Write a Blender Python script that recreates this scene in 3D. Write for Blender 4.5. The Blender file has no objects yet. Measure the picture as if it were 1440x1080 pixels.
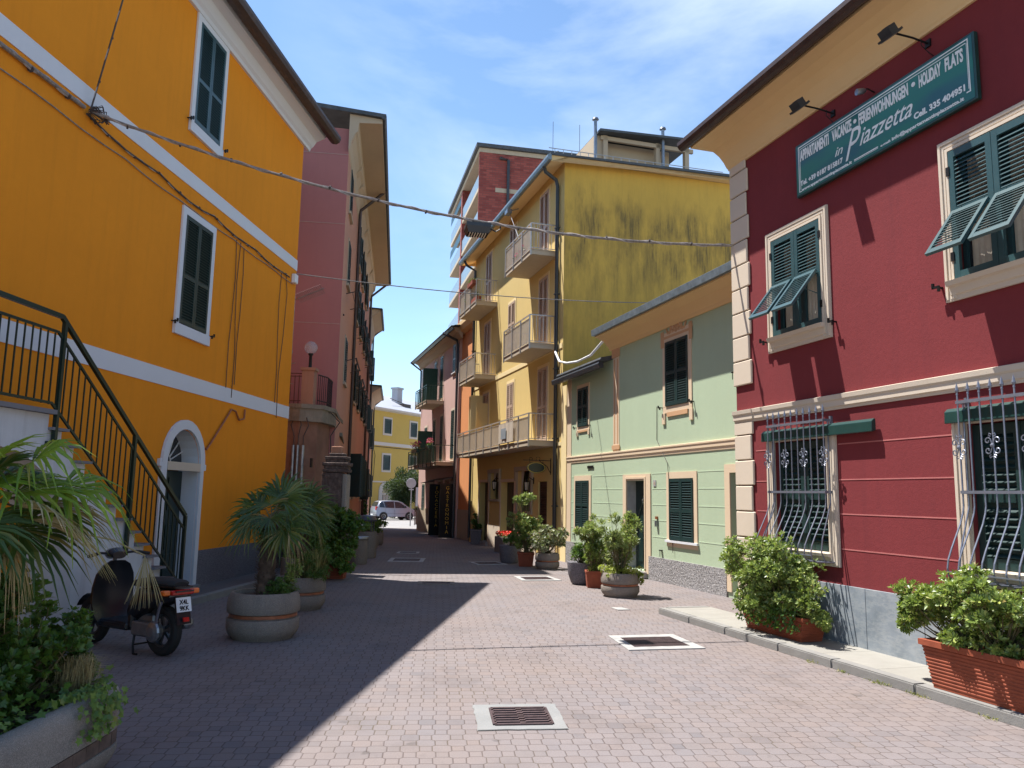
import bpy, bmesh, math, random
from mathutils import Vector, Matrix, Quaternion
random.seed(7)
PI = math.pi
scene = bpy.context.scene
COL = scene.collection
sin, cos = math.sin, math.cos
AO, AR, AS = .0876, -.2915, -.14          # street directions, radians from +Y

# ------------------------------------------------------------------ objects
def tag(o, label=None, cat=None, group=None, kind=None):
    if label: o['label'] = label
    if cat: o['category'] = cat
    if group: o['group'] = group
    if kind: o['kind'] = kind
    return o
def thing(name, label, cat, loc=(0, 0, 0), rz=0, group=None):
    o = bpy.data.objects.new(name, None); COL.objects.link(o)
    o.location = loc; o.rotation_euler = (0, 0, rz); o.empty_display_size = .2
    return tag(o, label, cat, group)
def copy_tree(o, parent=None):
    c = o.copy(); COL.objects.link(c); c.parent = parent
    for ch in list(o.children): copy_tree(ch, c)
    return c

class MB:
    """collects shapes, then links them as one mesh object"""
    def __init__(s, F=None): s.v = []; s.f = []; s.F = F; s.X = None; s.mi = []; s.m = 0
    def pt(s, p):
        if s.X: p = s.X(p)
        if s.F: p = s.F(*p)
        s.v.append(tuple(p)); return len(s.v) - 1
    def face(s, ids): s.f.append(ids); s.mi.append(s.m)
    def poly(s, pts): s.face([s.pt(p) for p in pts])
    def box(s, a0, a1, b0, b1, c0, c1):
        i = [s.pt((a, b, c)) for a in (a0, a1) for b in (b0, b1) for c in (c0, c1)]
        for q in ((0, 1, 3, 2), (4, 6, 7, 5), (0, 4, 5, 1), (2, 3, 7, 6), (0, 2, 6, 4), (1, 5, 7, 3)): s.face([i[k] for k in q])
        return s
    def obox(s, c, d, size, up=(0, 0, 1)):
        """box centred c, long axis d"""
        d = Vector(d).normalized(); u = Vector(up); r = d.cross(u)
        if r.length < 1e-4: r = d.cross(Vector((1, 0, 0)))
        r.normalize(); u = r.cross(d)
        c = Vector(c); L, W, H = size
        i = [s.pt(c + d * (x * L / 2) + r * (y * W / 2) + u * (z * H / 2)) for x in (-1, 1) for y in (-1, 1) for z in (-1, 1)]
        for q in ((0, 1, 3, 2), (4, 6, 7, 5), (0, 4, 5, 1), (2, 3, 7, 6), (0, 2, 6, 4), (1, 5, 7, 3)): s.face([i[k] for k in q])
    def bar(s, a, b, w, h=None):
        a, b = Vector(a), Vector(b); s.obox((a + b) / 2, b - a, ((b - a).length, w, h or w))
    def prism(s, prof, a0, a1, mitre=0):
        """profile of (o, z) pairs run along s from a0 to a1; mitre returns the profile round the far corner"""
        n = len(prof)
        A = [s.pt((a0, p[0], p[1])) for p in prof]; B = [s.pt((a1 + mitre * p[0], p[0], p[1])) for p in prof]
        if mitre:
            D = [s.pt((a1 + mitre * p[0], -.3 - p[0] * 0, p[1])) for p in prof]
            for k in range(n): s.face([B[k], B[(k + 1) % n], D[(k + 1) % n], D[k]])
        for k in range(n): s.face([A[k], A[(k + 1) % n], B[(k + 1) % n], B[k]])
        s.face(A[::-1]); s.face(B)
    def extrude(s, pts, z0, z1):
        A = [s.pt((p[0], p[1], z0)) for p in pts]; B = [s.pt((p[0], p[1], z1)) for p in pts]
        n = len(pts)
        for k in range(n): s.face([A[k], A[(k + 1) % n], B[(k + 1) % n], B[k]])
        s.face(A[::-1]); s.face(B)
    def tube(s, pts, r, n=6, cap=True):
        pts = [Vector(p) for p in pts]; rs = r if isinstance(r, (list, tuple)) else [r] * len(pts)
        prev = None; rings = []
        for i, p in enumerate(pts):
            d = (pts[min(i + 1, len(pts) - 1)] - pts[max(i - 1, 0)])
            if d.length < 1e-9: d = Vector((0, 0, 1))
            d.normalize()
            if prev is None:
                u = d.cross(Vector((0, 0, 1)))
                if u.length < .01: u = d.cross(Vector((1, 0, 0)))
            else:
                u = prev - d * prev.dot(d)
                if u.length < 1e-5: u = d.cross(Vector((.3, .5, .8)))
            u.normalize(); prev = u; w = d.cross(u)
            rings.append([s.pt(p + u * (cos(2 * PI * k / n) * rs[i]) + w * (sin(2 * PI * k / n) * rs[i])) for k in range(n)])
        for a, b in zip(rings, rings[1:]):
            for k in range(n): s.face([a[k], a[(k + 1) % n], b[(k + 1) % n], b[k]])
        if cap: s.face(rings[0][::-1]); s.face(rings[-1])
        return s
    def lathe(s, prof, c=(0, 0, 0), n=28, axis='z', sq=0):
        rings = []
        for r, z in prof:
            row = []
            for k in range(n):
                t = 2 * PI * k / n
                x, y = cos(t) * r, sin(t) * r
                p = (x, y, z) if axis == 'z' else ((x, z, y) if axis == 'y' else (z, x, y))
                row.append(s.pt((p[0] + c[0], p[1] + c[1], p[2] + c[2])))
            rings.append(row)
        for a, b in zip(rings, rings[1:]):
            for k in range(n): s.face([a[k], a[(k + 1) % n], b[(k + 1) % n], b[k]])
        if prof[0] != prof[-1]: s.face(rings[0][::-1]); s.face(rings[-1])
        return s
    def build(s, name, mats, parent=None, smooth=False, recalc=True, bevel=0, seg=1):
        me = bpy.data.meshes.new(name); me.from_pydata(s.v, [], s.f)
        if not isinstance(mats, (list, tuple)): mats = [mats]
        for m in mats: me.materials.append(m)
        if len(mats) > 1: me.polygons.foreach_set('material_index', s.mi)
        if recalc:
            bm = bmesh.new(); bm.from_mesh(me); bmesh.ops.recalc_face_normals(bm, faces=bm.faces)
            if bevel: bmesh.ops.bevel(bm, geom=[e for e in bm.edges if e.calc_face_angle(0) > .5], offset=bevel, segments=seg, affect='EDGES', clamp_overlap=True)
            bm.to_mesh(me); bm.free()
        if smooth:
            me.polygons.foreach_set('use_smooth', [True] * len(me.polygons))
            try: me.set_sharp_from_angle(angle=math.radians(40))
            except Exception: pass
        me.update()
        o = bpy.data.objects.new(name, me); COL.objects.link(o)
        if parent: o.parent = parent
        return o

def wallpt(az, dist, s, o=0, side=1):
    """world xy of the point s metres along a wall, o metres out into the street"""
    d = (sin(az), cos(az)); n = (d[1], -d[0])
    q = dist - side * o
    return (n[0] * q + d[0] * s, n[1] * q + d[1] * s)
def frame(az, dist, s0, z0=0, side=1):
    """F: (s, out, z) -> root coordinates, plus the root's location and turn"""
    x, y = wallpt(az, dist, s0)
    rz = PI / 2 - az if side == 1 else -PI / 2 - az
    F = lambda s, o, z: (side * (s - s0), o, z - z0)
    return F, (x, y, z0), rz

# ------------------------------------------------------------------ materials
class NT:
    def __init__(s, name):
        s.m = bpy.data.materials.new(name); s.m.use_nodes = True
        s.t = s.m.node_tree; s.b = s.t.nodes['Principled BSDF']; s.out = s.t.nodes['Material Output']
    def new(s, k, **kw):
        n = s.t.nodes.new(k)
        for a, b in kw.items(): setattr(n, a, b)
        return n
    def link(s, a, b): s.t.links.new(a, b)
    def coord(s, out='Object', scale=(1, 1, 1), rot=(0, 0, 0)):
        c = s.new('ShaderNodeTexCoord'); m = s.new('ShaderNodeMapping')
        m.inputs['Scale'].default_value = scale; m.inputs['Rotation'].default_value = rot
        s.link(c.outputs[out], m.inputs[0]); return m.outputs[0]
    def noise(s, v, scale, detail=4, rough=.55):
        n = s.new('ShaderNodeTexNoise'); n.inputs['Scale'].default_value = scale
        n.inputs['Detail'].default_value = detail; n.inputs['Roughness'].default_value = rough
        if v: s.link(v, n.inputs['Vector'])
        return n.outputs['Fac']
    def ramp(s, v, stops):
        r = s.new('ShaderNodeValToRGB'); el = r.color_ramp.elements
        while len(el) < len(stops): el.new(.5)
        for e, (p, c) in zip(el, stops):
            e.position = p; e.color = (c, c, c, 1) if isinstance(c, (int, float)) else (*c, 1)
        s.link(v, r.inputs[0]); return r.outputs[0]
    def mix(s, f, a, b, mode='MIX'):
        n = s.new('ShaderNodeMix', data_type='RGBA', blend_type=mode)
        for k, x in ((0, f), (6, a), (7, b)):
            if isinstance(x, (int, float)): n.inputs[k].default_value = x if k == 0 else (x, x, x, 1)
            elif isinstance(x, tuple): n.inputs[k].default_value = (*x, 1)
            else: s.link(x, n.inputs[k])
        return n.outputs[2]
    def math(s, op, a, b=None, c=None):
        n = s.new('ShaderNodeMath', operation=op)
        for k, x in enumerate((a, b, c)):
            if x is None: continue
            if isinstance(x, (int, float)): n.inputs[k].default_value = x
            else: s.link(x, n.inputs[k])
        return n.outputs[0]
    def bump(s, h, strength, dist=.01):
        n = s.new('ShaderNodeBump'); n.inputs['Strength'].default_value = strength; n.inputs['Distance'].default_value = dist
        s.link(h, n.inputs['Height']); s.link(n.outputs[0], s.b.inputs['Normal'])
    def color(s, c): s.link(c, s.b.inputs['Base Color'])
    def set(s, **kw):
        for k, x in kw.items(): s.b.inputs[k.replace('_', ' ')].default_value = x

def scl(c, k): return tuple(min(1, x * k) for x in c)
def plain(name, col, rough=.6, metal=0, var=.12, nscale=6, bump=0, bscale=60, spec=.5):
    t = NT(name); v = t.coord()
    n = t.noise(v, nscale, 5)
    t.color(t.mix(t.ramp(n, [(.3, 0.), (.7, 1.)]), scl(col, 1 - var), scl(col, 1 + var)))
    t.set(Roughness=rough, Metallic=metal)
    t.b.inputs['Specular IOR Level'].default_value = spec
    if bump: t.bump(t.noise(v, bscale, 4), bump, .004)
    return t.m
def stucco(name, col, var=.07, bump=.35, fine=170, dirt=.0, dirtcol=(.1, .08, .06), patch=.5, speck=0, sscale=60):
    t = NT(name); v = t.coord()
    big = t.noise(v, patch, 6, .65); mid = t.noise(v, 7, 5, .6); fi = t.noise(v, fine, 3, .6)
    c = t.mix(t.ramp(big, [(.3, 0.), (.72, 1.)]), scl(col, 1 - var), scl(col, 1 + var))
    c = t.mix(t.ramp(mid, [(.35, 0.), (.65, .22)]), c, scl(col, 1 - var * 1.6))
    c = t.mix(t.ramp(fi, [(.3, .12), (.6, 0.)]), c, scl(col, .7))
    if dirt:
        st = t.noise(t.coord(scale=(3, 3, .22)), 1.6, 6, .7)
        c = t.mix(t.math('MULTIPLY', t.ramp(st, [(.5, 0.), (.72, 1.)]), dirt), c, dirtcol)
    if speck:
        sp = t.noise(v, sscale, 2, .5)
        c = t.mix(t.ramp(sp, [(.38, speck), (.48, 0.)]), c, scl(col, .35)); c = t.mix(t.ramp(sp, [(.55, 0.), (.66, speck)]), c, scl(col, 1.9))
    t.color(c); t.set(Roughness=.92); t.b.inputs['Specular IOR Level'].default_value = .25
    h = t.math('ADD', fi, t.math('MULTIPLY', t.noise(v, 22, 3), .8))
    t.bump(h, bump, .006)
    return t.m
def leafmat(name, c1, c2, trans=.35, rough=.45, c3=None):
    t = NT(name); g = t.new('ShaderNodeNewGeometry')
    stops = [(0, c1), (.75, c2)] + ([(.93, c3), (.97, c3), (1., (.26, .15, .05))] if c3 else [])
    c = t.ramp(g.outputs['Random Per Island'], stops)
    n = t.noise(t.coord(), 3.5, 3)
    c = t.mix(t.ramp(n, [(.35, 0.), (.65, .5)]), c, c2)
    t.color(c); t.set(Roughness=rough)
    tr = t.new('ShaderNodeBsdfTranslucent'); t.link(t.mix(.5, c, (.35, .5, .05)), tr.inputs[0])
    mx = t.new('ShaderNodeMixShader'); mx.inputs[0].default_value = trans
    t.link(t.b.outputs[0], mx.inputs[1]); t.link(tr.outputs[0], mx.inputs[2]); t.link(mx.outputs[0], t.out.inputs[0])
    return t.m

M = {}
M['orange'] = stucco('orange_stucco', (.80, .268, .013), .07, .35, dirt=.16, dirtcol=(.40, .13, .012))
M['white_paint'] = stucco('white_band_paint', (.66, .66, .68), .04, .2)
M['stair_white'] = stucco('scuffed_white_plaster', (.60, .60, .61), .08, .4, 90, .35, (.30, .29, .28), 1.5)
M['red'] = stucco('dark_red_stucco', (.190, .030, .033), .11, .42, 120, .22, (.11, .022, .028))
M['cream'] = stucco('cream_moulding', (.58, .49, .39), .04, .18, dirt=.12, dirtcol=(.45, .33, .2))
M['cream_pale'] = stucco('pale_cream_stone', (.60, .50, .39), .05, .2)
M['soffit'] = stucco('ochre_cream_soffit', (.72, .50, .25), .04, .1)
M['green'] = stucco('sage_green_stucco', (.42, .505, .345), .05, .3, 150, .1, (.27, .33, .19))
M['green_groove'] = stucco('pale_green_line', (.50, .60, .42), .04, .1)
M['peach'] = stucco('peach_painted_trim', (.66, .51, .35), .05, .12)
M['peach_dark'] = stucco('terracotta_painted_ornament', (.56, .33, .18), .08, .12)
M['yellow'] = stucco('pale_yellow_stucco', (.66, .49, .19), .05, .2, 150, .12, (.46, .32, .12))
M['yellow_cream'] = stucco('yellow_cream_band', (.80, .64, .34), .04, .15)
M['yellow_deep'] = stucco('ochre_yellow_stucco', (.66, .36, .07), .06, .2)
M['pink'] = stucco('pink_stucco', (.56, .37, .32), .05, .2, 150, .15, (.5, .28, .24))
M['apricot'] = stucco('apricot_stucco', (.68, .28, .11), .06, .2, 150, .15, (.4, .2, .1))
M['salmon'] = stucco('salmon_stucco', (.50, .265, .185), .08, .25, 150, .25, (.36, .17, .11))
M['mauve'] = stucco('mauve_pink_stucco', (.40, .165, .150), .05, .25, 150, .15, (.26, .12, .11))
M['old_plaster'] = stucco('worn_pink_plaster', (.24, .125, .085), .28, .4, 90, .4, (.2, .13, .1), 1.2)
M['terrace_plaster'] = stucco('faded_salmon_plaster', (.38, .20, .13), .12, .3, 90, .3, (.2, .11, .08), 1.2)
M['old_stone'] = stucco('weathered_grey_brown_stone', (.115, .085, .075), .45, 2.2, 30, .6, (.035, .028, .025), 3, speck=.4, sscale=14)
M['far_yellow'] = stucco('mustard_yellow_stucco', (.60, .45, .12), .06, .1)
M['far_trim'] = stucco('pale_grey_trim', (.66, .64, .56), .05, .1)
M['soffit_grey'] = stucco('beige_soffit', (.47, .37, .26), .06, .1)
M['roughcast'] = stucco('grey_roughcast_plinth', (.30, .285, .28), .14, 2.2, 45, .2, (.15, .14, .14), speck=.8, sscale=38)
M['plinth_dark'] = stucco('dark_grey_plinth', (.15, .14, .155), .12, 1.2, 60, .2, (.08, .08, .08), speck=.4, sscale=60)
M['plinth_tan'] = stucco('tan_plinth_plaster', (.42, .34, .24), .1, .5, 80, .3, (.25, .2, .14))
M['shut'] = plain('dark_green_shutter_paint', (.013, .036, .034), .42, var=.12)
M['shut_blue'] = plain('blue_green_shutter_paint', (.028, .072, .080), .38, var=.1)
M['shut_beige'] = plain('greyish_beige_shutter_paint', (.46, .34, .255), .55, var=.08)
M['shut_black'] = plain('green_door_paint', (.007, .022, .020), .35, var=.12)
M['dark'] = plain('dark_interior', (.012, .012, .014), .8)
M['glass'] = plain('dark_window_glass', (.02, .025, .03), .06, spec=.8)
M['curtain'] = plain('cream_curtain_cloth', (.55, .48, .38), .9)
M['gutter'] = plain('dark_brown_metal_gutter', (.055, .032, .026), .5, .2, .25, 8)
M['gutter_grey'] = plain('grey_zinc_gutter', (.17, .21, .23), .45, .4, .25, 9)
M['pipe_grey'] = plain('dark_grey_metal_pipe', (.045, .05, .055), .45, .3, .15, 5)
M['slate'] = plain('dark_slate_sheet', (.06, .065, .07), .6, 0, .3, 5, .5, 30)
M['slab'] = stucco('concrete_balcony_slab', (.46, .38, .28), .08, .3, 90, .25, (.25, .2, .15))
M['rail_metal'] = plain('pale_grey_metal_rail', (.42, .39, .36), .45, .5, .12)
M['rail_panel'] = plain('beige_grey_mesh_panel', (.46, .39, .31), .7, 0, .08)
M['rail_green'] = plain('dark_green_metal', (.012, .05, .035), .4, .2)
M['rail_stair'] = plain('black_green_handrail_paint', (.008, .022, .016), .35, .2)
M['iron'] = plain('black_wrought_iron', (.012, .012, .013), .5, .5)
M['grille'] = plain('blue_grey_galvanised_iron', (.22, .235, .285), .42, .55, .1, 14)
M['awn'] = plain('green_awning_metal', (.014, .050, .044), .35, .1)
M['stone_step'] = stucco('grey_slate_step', (.20, .19, .20), .12, .3, 80)
M['marble'] = None
M['terracotta'] = plain('terracotta_clay', (.26, .058, .024), .75, 0, .16, 9, .25, 60)
M['tub'] = stucco('brown_grey_aggregate_concrete', (.235, .20, .17), .15, 1.2, 130, .3, (.10, .085, .075), 2, speck=.35, sscale=150)
M['copper'] = plain('orange_brown_band', (.30, .10, .045), .45, .2, .3, 12)
M['trough'] = stucco('exposed_aggregate_concrete', (.29, .265, .235), .14, 1.3, 150, .15, (.13, .115, .10), 2, speck=.45, sscale=230)
M['timber'] = plain('weathered_timber', (.12, .085, .07), .85, 0, .35, 14, .5, 40)
M['soil'] = plain('dark_soil', (.045, .03, .02), .95, 0, .4, 20, .8, 40)
M['bark'] = plain('brown_bark', (.075, .05, .035), .95, 0, .4, 14, 1, 30)
M['stem'] = plain('green_brown_stem', (.11, .09, .04), .8, 0, .3, 14)
M['leaf_bush'] = leafmat('pittosporum_leaf', (.05, .085, .028), (.20, .27, .06), .3, .36, (.46, .48, .13))
M['leaf_olive'] = leafmat('oleander_leaf', (.08, .125, .045), (.26, .31, .10), .3, .4, (.42, .40, .14))
M['leaf_varie'] = leafmat('variegated_leaf', (.06, .09, .04), (.30, .30, .18), .25, .45, (.22, .10, .05))
M['leaf_lime'] = leafmat('yellow_green_trailing_leaf', (.16, .20, .03), (.38, .40, .07), .35, .45)
M['leaf_dark'] = leafmat('dark_green_leaf', (.018, .055, .012), (.06, .14, .022), .3, .4)
M['leaf_tree'] = leafmat('dark_tree_leaf', (.008, .024, .006), (.020, .045, .010), .12, .6)
M['old_cornice'] = stucco('stained_stone_cornice', (.24, .20, .15), .2, .8, 70, .6, (.07, .06, .045), 2)
M['leaf_ivy'] = leafmat('ivy_leaf', (.03, .08, .018), (.12, .22, .035), .3, .4, (.22, .30, .06))
M['leaf_palm'] = leafmat('palm_leaf', (.018, .048, .020), (.05, .10, .026), .35, .36, (.22, .20, .06))
M['leaf_palm_lit'] = leafmat('sun_tinted_palm_leaf', (.13, .23, .028), (.24, .35, .04), .5, .38, (.42, .40, .07))  # lit copy of the palm leaf, sunshine put into its colour
M['leaf_dry'] = leafmat('dry_straw_leaf', (.26, .19, .09), (.45, .36, .19), .25, .8)
M['red_flower'] = plain('red_flower_petals', (.75, .04, .02), .6)
M['pink_flower'] = plain('pink_flower_petals', (.75, .12, .25), .6)
M['grass'] = leafmat('grass_blade', (.10, .14, .03), (.34, .30, .12), .3, .6)
M['white_pl'] = plain('white_painted_metal', (.75, .75, .75), .4)
M['cable'] = plain('grey_brown_cable_bundle', (.22, .19, .17), .7, 0, .35, 25)
M['cable_light'] = plain('pale_twisted_strand', (.36, .31, .28), .6, 0, .25, 20)
M['cable_dark'] = plain('dark_cable_sheath', (.06, .045, .04), .7, 0, .3, 10)
M['kerb'] = stucco('grey_granite_kerb', (.23, .22, .205), .12, .5, 120, .2, (.2, .19, .17), 3)
M['asphalt'] = stucco('pale_grey_asphalt', (.26, .25, .24), .1, .5, 80, patch=.2)
M['foot_grey'] = stucco('grey_concrete_footway', (.13, .115, .11), .12, .5, 90, .2, (.12, .1, .1), 1)
M['foot_cream'] = stucco('cream_stone_paving', (.27, .255, .225), .10, .2, 120, .25, (.18, .16, .13), 1.5)
M['patch'] = stucco('pale_cement_patch', (.22, .22, .215), .1, .5, 70, .2, (.35, .33, .3), 3)
M['grate'] = plain('rusty_brown_cast_iron', (.085, .055, .055), .6, .5, .3, 16, .5, 60)
M['white_stone'] = plain('white_marble_rim', (.31, .30, .285), .7, 0, .2)
M['rubber'] = plain('black_rubber', (.012, .012, .012), .8, bump=.3)
M['black_pl'] = plain('black_gloss_plastic', (.012, .013, .016), .28)
M['chrome'] = plain('chrome_metal', (.6, .6, .62), .15, 1, .05)
M['alu'] = plain('dull_aluminium', (.26, .27, .29), .4, .8, .2, 10)
M['car_paint'] = plain('silver_car_paint', (.33, .33, .36), .28, .6, .03)
M['red_lamp'] = plain('red_lamp_plastic', (.5, .02, .015), .2)
M['amber'] = plain('amber_lamp_plastic', (.75, .16, .02), .2)
M['brown_tile'] = plain('brown_wood_door', (.06, .028, .018), .5, 0, .2, 9)
M['wood_dark'] = plain('dark_brown_wood', (.035, .02, .014), .45, 0, .2, 9)
M['blue_bin'] = plain('pale_blue_plastic', (.30, .42, .62), .45)
M['grey_lid'] = plain('dark_grey_plastic_lid', (.05, .055, .07), .4)
M['white_roof'] = plain('pale_sheet_roof', (.36, .37, .40), .5, .1, .06)
M['sign_letter'] = plain('pale_grey_lettering', (.80, .82, .80), .5)
M['yellow_letter'] = plain('yellow_lettering', (.55, .38, .04), .5)
M['red_rail'] = plain('brownish_red_metal', (.11, .03, .025), .5)

def m_marble():
    t = NT('grey_blue_marble_slab'); v = t.coord()
    n1 = t.noise(v, 1.6, 8, .7); n2 = t.noise(t.coord(scale=(1, 1, 3)), 4, 7, .7)
    c = t.mix(t.ramp(n1, [(.35, 0.), (.68, 1.)]), (.17, .20, .225), (.33, .36, .39))
    c = t.mix(t.ramp(n2, [(.45, 0.), (.55, .35), (.6, 0.)]), c, (.42, .43, .42))
    t.color(c); t.set(Roughness=.45); return t.m
M['marble'] = m_marble()
def m_brick():
    t = NT('red_brown_brick'); c = t.new('ShaderNodeTexCoord')
    sep = t.new('ShaderNodeSeparateXYZ'); t.link(c.outputs['Object'], sep.inputs[0])
    cmb = t.new('ShaderNodeCombineXYZ'); t.link(t.math('ADD', sep.outputs[0], sep.outputs[1]), cmb.inputs[0]); t.link(sep.outputs[2], cmb.inputs[1])
    b = t.new('ShaderNodeTexBrick'); t.link(cmb.outputs[0], b.inputs['Vector'])
    b.inputs['Scale'].default_value = 1; b.inputs['Brick Width'].default_value = .5; b.inputs['Row Height'].default_value = .18
    b.inputs['Mortar Size'].default_value = .018
    b.inputs['Color1'].default_value = (.20, .035, .028, 1); b.inputs['Color2'].default_value = (.33, .075, .055, 1); b.inputs['Mortar'].default_value = (.16, .06, .05, 1)
    t.color(b.outputs[0]); t.set(Roughness=.85); return t.m
M['brick'] = m_brick()
def m_stained():
    """ochre end wall with the black mildew that has run down below its eaves"""
    t = NT('mildewed_ochre_stucco'); v = t.coord()
    col = (.60, .36, .065)
    big = t.noise(v, .45, 6, .6)
    c = t.mix(t.ramp(big, [(.3, 0.), (.7, 1.)]), scl(col, .9), scl(col, 1.08))
    sep = t.new('ShaderNodeSeparateXYZ'); t.link(v, sep.inputs[0])
    z = sep.outputs[2]
    wob = t.math('MULTIPLY', t.math('SUBTRACT', t.noise(t.coord(scale=(1, 1, .3)), 1.3, 5, .7), .5), 2.6)
    zz = t.math('ADD', z, wob)
    mask = t.ramp(t.math('DIVIDE', zz, 12), [(.0, 0.), (.42, .30), (.62, .50), (.74, .95), (.83, 1.), (.89, 0.)])
    streak = t.noise(t.coord(scale=(7, 7, .55)), 2.6, 8, .82)
    soft = t.noise(t.coord(scale=(1.6, 1.6, .6)), 1.5, 6, .62)
    s1 = t.ramp(streak, [(.36, .0), (.64, 1.)]); s2 = t.ramp(soft, [(.36, 0.), (.62, 1.)])
    f = t.math('MULTIPLY', t.math('MULTIPLY', t.math('ADD', .30, t.math('MULTIPLY', s1, .75)), s2), mask)
    c = t.mix(t.math('MULTIPLY', f, 1.0), c, (.10, .075, .035))
    gen = t.ramp(t.noise(t.coord(scale=(2, 2, .3)), 2, 8, .8), [(.45, 0.), (.8, .35)])
    c = t.mix(gen, c, (.22, .15, .04))
    t.color(c); t.set(Roughness=.95); t.bump(t.noise(v, 60, 4), .4, .006); return t.m
M['stained'] = m_stained()
def m_pavers():
    t = NT('pinkish_grey_octagon_pavers')
    v = t.coord(rot=(0, 0, -.09)); sep = t.new('ShaderNodeSeparateXYZ'); t.link(v, sep.inputs[0])
    wb = t.noise(v, .8, 2)
    m = t.math
    x = m('ADD', sep.outputs[0], m('MULTIPLY', wb, .05)); y = m('ADD', sep.outputs[1], m('MULTIPLY', wb, .04))
    a, b2 = .215, .25
    u = m('DIVIDE', x, a); w = m('DIVIDE', y, b2)
    def octo(sh):
        uu = m('ADD', u, sh); ww = m('ADD', w, sh)
        ru, rw = m('ROUND', uu), m('ROUND', ww)
        px = m('ABSOLUTE', m('MULTIPLY', m('SUBTRACT', uu, ru), a)); py = m('ABSOLUTE', m('MULTIPLY', m('SUBTRACT', ww, rw), b2))
        d = m('MAXIMUM', m('SUBTRACT', px, .065), m('SUBTRACT', py, .0725))
        dg = m('SUBTRACT', m('ADD', m('MULTIPLY', px, .664), m('MULTIPLY', py, .747)), .0824)
        return m('MAXIMUM', d, dg), m('ADD', m('MULTIPLY', ru, 3.17), m('MULTIPLY', rw, 7.31))
    d1, i1 = octo(0); d2, i2 = octo(.5)
    d = m('MINIMUM', d1, d2)
    i3 = m('ADD', m('MULTIPLY', m('ROUND', m('MULTIPLY', u, 2)), 5.7), m('MULTIPLY', m('ROUND', m('MULTIPLY', w, 2)), 11.9))
    in1 = m('LESS_THAN', d1, 0); in2 = m('LESS_THAN', d2, 0); out = m('SUBTRACT', 1, m('MAXIMUM', in1, in2))
    idn = m('ADD', m('ADD', m('MULTIPLY', in1, i1), m('MULTIPLY', in2, m('ADD', i2, 400))), m('MULTIPLY', out, i3))
    wn = t.new('ShaderNodeTexWhiteNoise', noise_dimensions='1D'); t.link(idn, wn.inputs['W'])
    c = t.ramp(wn.outputs['Value'], [(0, (.180,.158,.154)), (.35, (.200,.173,.169)), (.7, (.179,.161,.163)), (.9, (.198,.164,.153)), (1, (.150,.139,.144))])
    big = t.noise(v, .35, 5, .6)
    c = t.mix(t.ramp(big, [(.42, 0.), (.62, .55)]), c, (.205,.158,.135))
    mid = t.noise(v, 2.2, 5, .65)
    c = t.mix(t.ramp(mid, [(.5, 0.), (.75, .35)]), c, (.125,.105,.103))
    fi = t.noise(v, 90, 3)
    c = t.mix(t.ramp(fi, [(.35, .35), (.6, 0.)]), c, (.135,.11,.107))
    st = t.ramp(t.noise(t.coord(scale=(1.2, 1, 1)), .9, 7, .72), [(.52, 0.), (.64, .28), (.70, .08), (.8, .35)])
    c = t.mix(st, c, (.085, .072, .07))
    spots = t.ramp(t.noise(v, 5.5, 2, .4), [(.70, 0.), (.76, .5)])
    c = t.mix(spots, c, (.07, .06, .055))
    ad = m('ABSOLUTE', d)
    jn = t.noise(v, 3, 3); jw = m('ADD', .0015, m('MULTIPLY', jn, .0045))
    j = m('SUBTRACT', 1, m('SMOOTH_MIN', 1, m('DIVIDE', ad, m('MULTIPLY', jw, 1.6)), .1))
    j = m('MAXIMUM', j, 0)
    moss = t.ramp(t.noise(v, 1.1, 4), [(.5, 0.), (.7, 1.)])
    jc = t.mix(moss, (.065,.046,.040), (.075,.056,.026))
    c = t.mix(m('MULTIPLY', j, .9), c, jc)
    t.color(c); t.set(Roughness=.9); t.b.inputs['Specular IOR Level'].default_value = .3
    h = m('ADD', m('MINIMUM', m('MULTIPLY', ad, 120), 1.), m('MULTIPLY', fi, .25)); h = m('ADD', h, m('MULTIPLY', wn.outputs['Value'], .3))
    t.bump(h, .6, .004)
    return t.m
M['pavers'] = m_pavers()

# ------------------------------------------------------------------ ground
def gz(y): return 0 if y < 16 else (-.0102 * (y - 16) if y < 62 else -.4692)
def sheet(name, xs, ys, dz, mat):
    b = MB(); idx = {}
    for j, y in enumerate(ys):
        for i, x in enumerate(xs): idx[i, j] = b.pt((x, y, gz(y) + dz))
    for j in range(len(ys) - 1):
        for i in range(len(xs) - 1): b.face([idx[i, j], idx[i + 1, j], idx[i + 1, j + 1], idx[i, j + 1]])
    return b.build(name, mat, recalc=False)
tag(sheet('ground', (-300, -40, 0, 40, 300), (-60, 16, 62, 600), -.02, M['asphalt']), kind='structure')
tag(sheet('brick_pavement', (-16, 0, 14), (-6, 16, 47), 0, M['pavers']), kind='structure')
# left footway with kerb
Fg = lambda s, o, z: (*wallpt(AO, -6.35, s, o, -1), z)
b = MB(Fg); b.box(-2, 17.2, -.05, .58, -.01, .10)
fw = b.build('grey_footway', M['foot_grey']); tag(fw, kind='structure')
b = MB(Fg); s = -2.0
while s < 17.1: b.box(s, min(s + .99, 17.2), .583, .70, -.01, .103); s += 1
tag(b.build('left_kerb', M['kerb'], bevel=.008), kind='structure')
Fr = lambda s, o, z: (*wallpt(AR, 6.37, s, o, 1), z)
b = MB(Fr); s = -3.0
while s < 10.9:
    b.box(s, min(s + .795, 10.83), -.05, .655, -.01, .088); s += .8
tag(b.build('stone_footway', M['foot_cream'], bevel=.003), kind='structure')
b = MB(Fr); s = -3.0; random.seed(3)
while s < 10.9:
    L = random.choice((.9, 1.0, 1.1)); e = min(s + L - .008, 10.97); b.box(s, e, .66, .79, -.01, .09 + random.uniform(-.003, .002)); s += L
b.box(10.835, 10.95, -.05, .655, -.01, .09)
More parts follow.
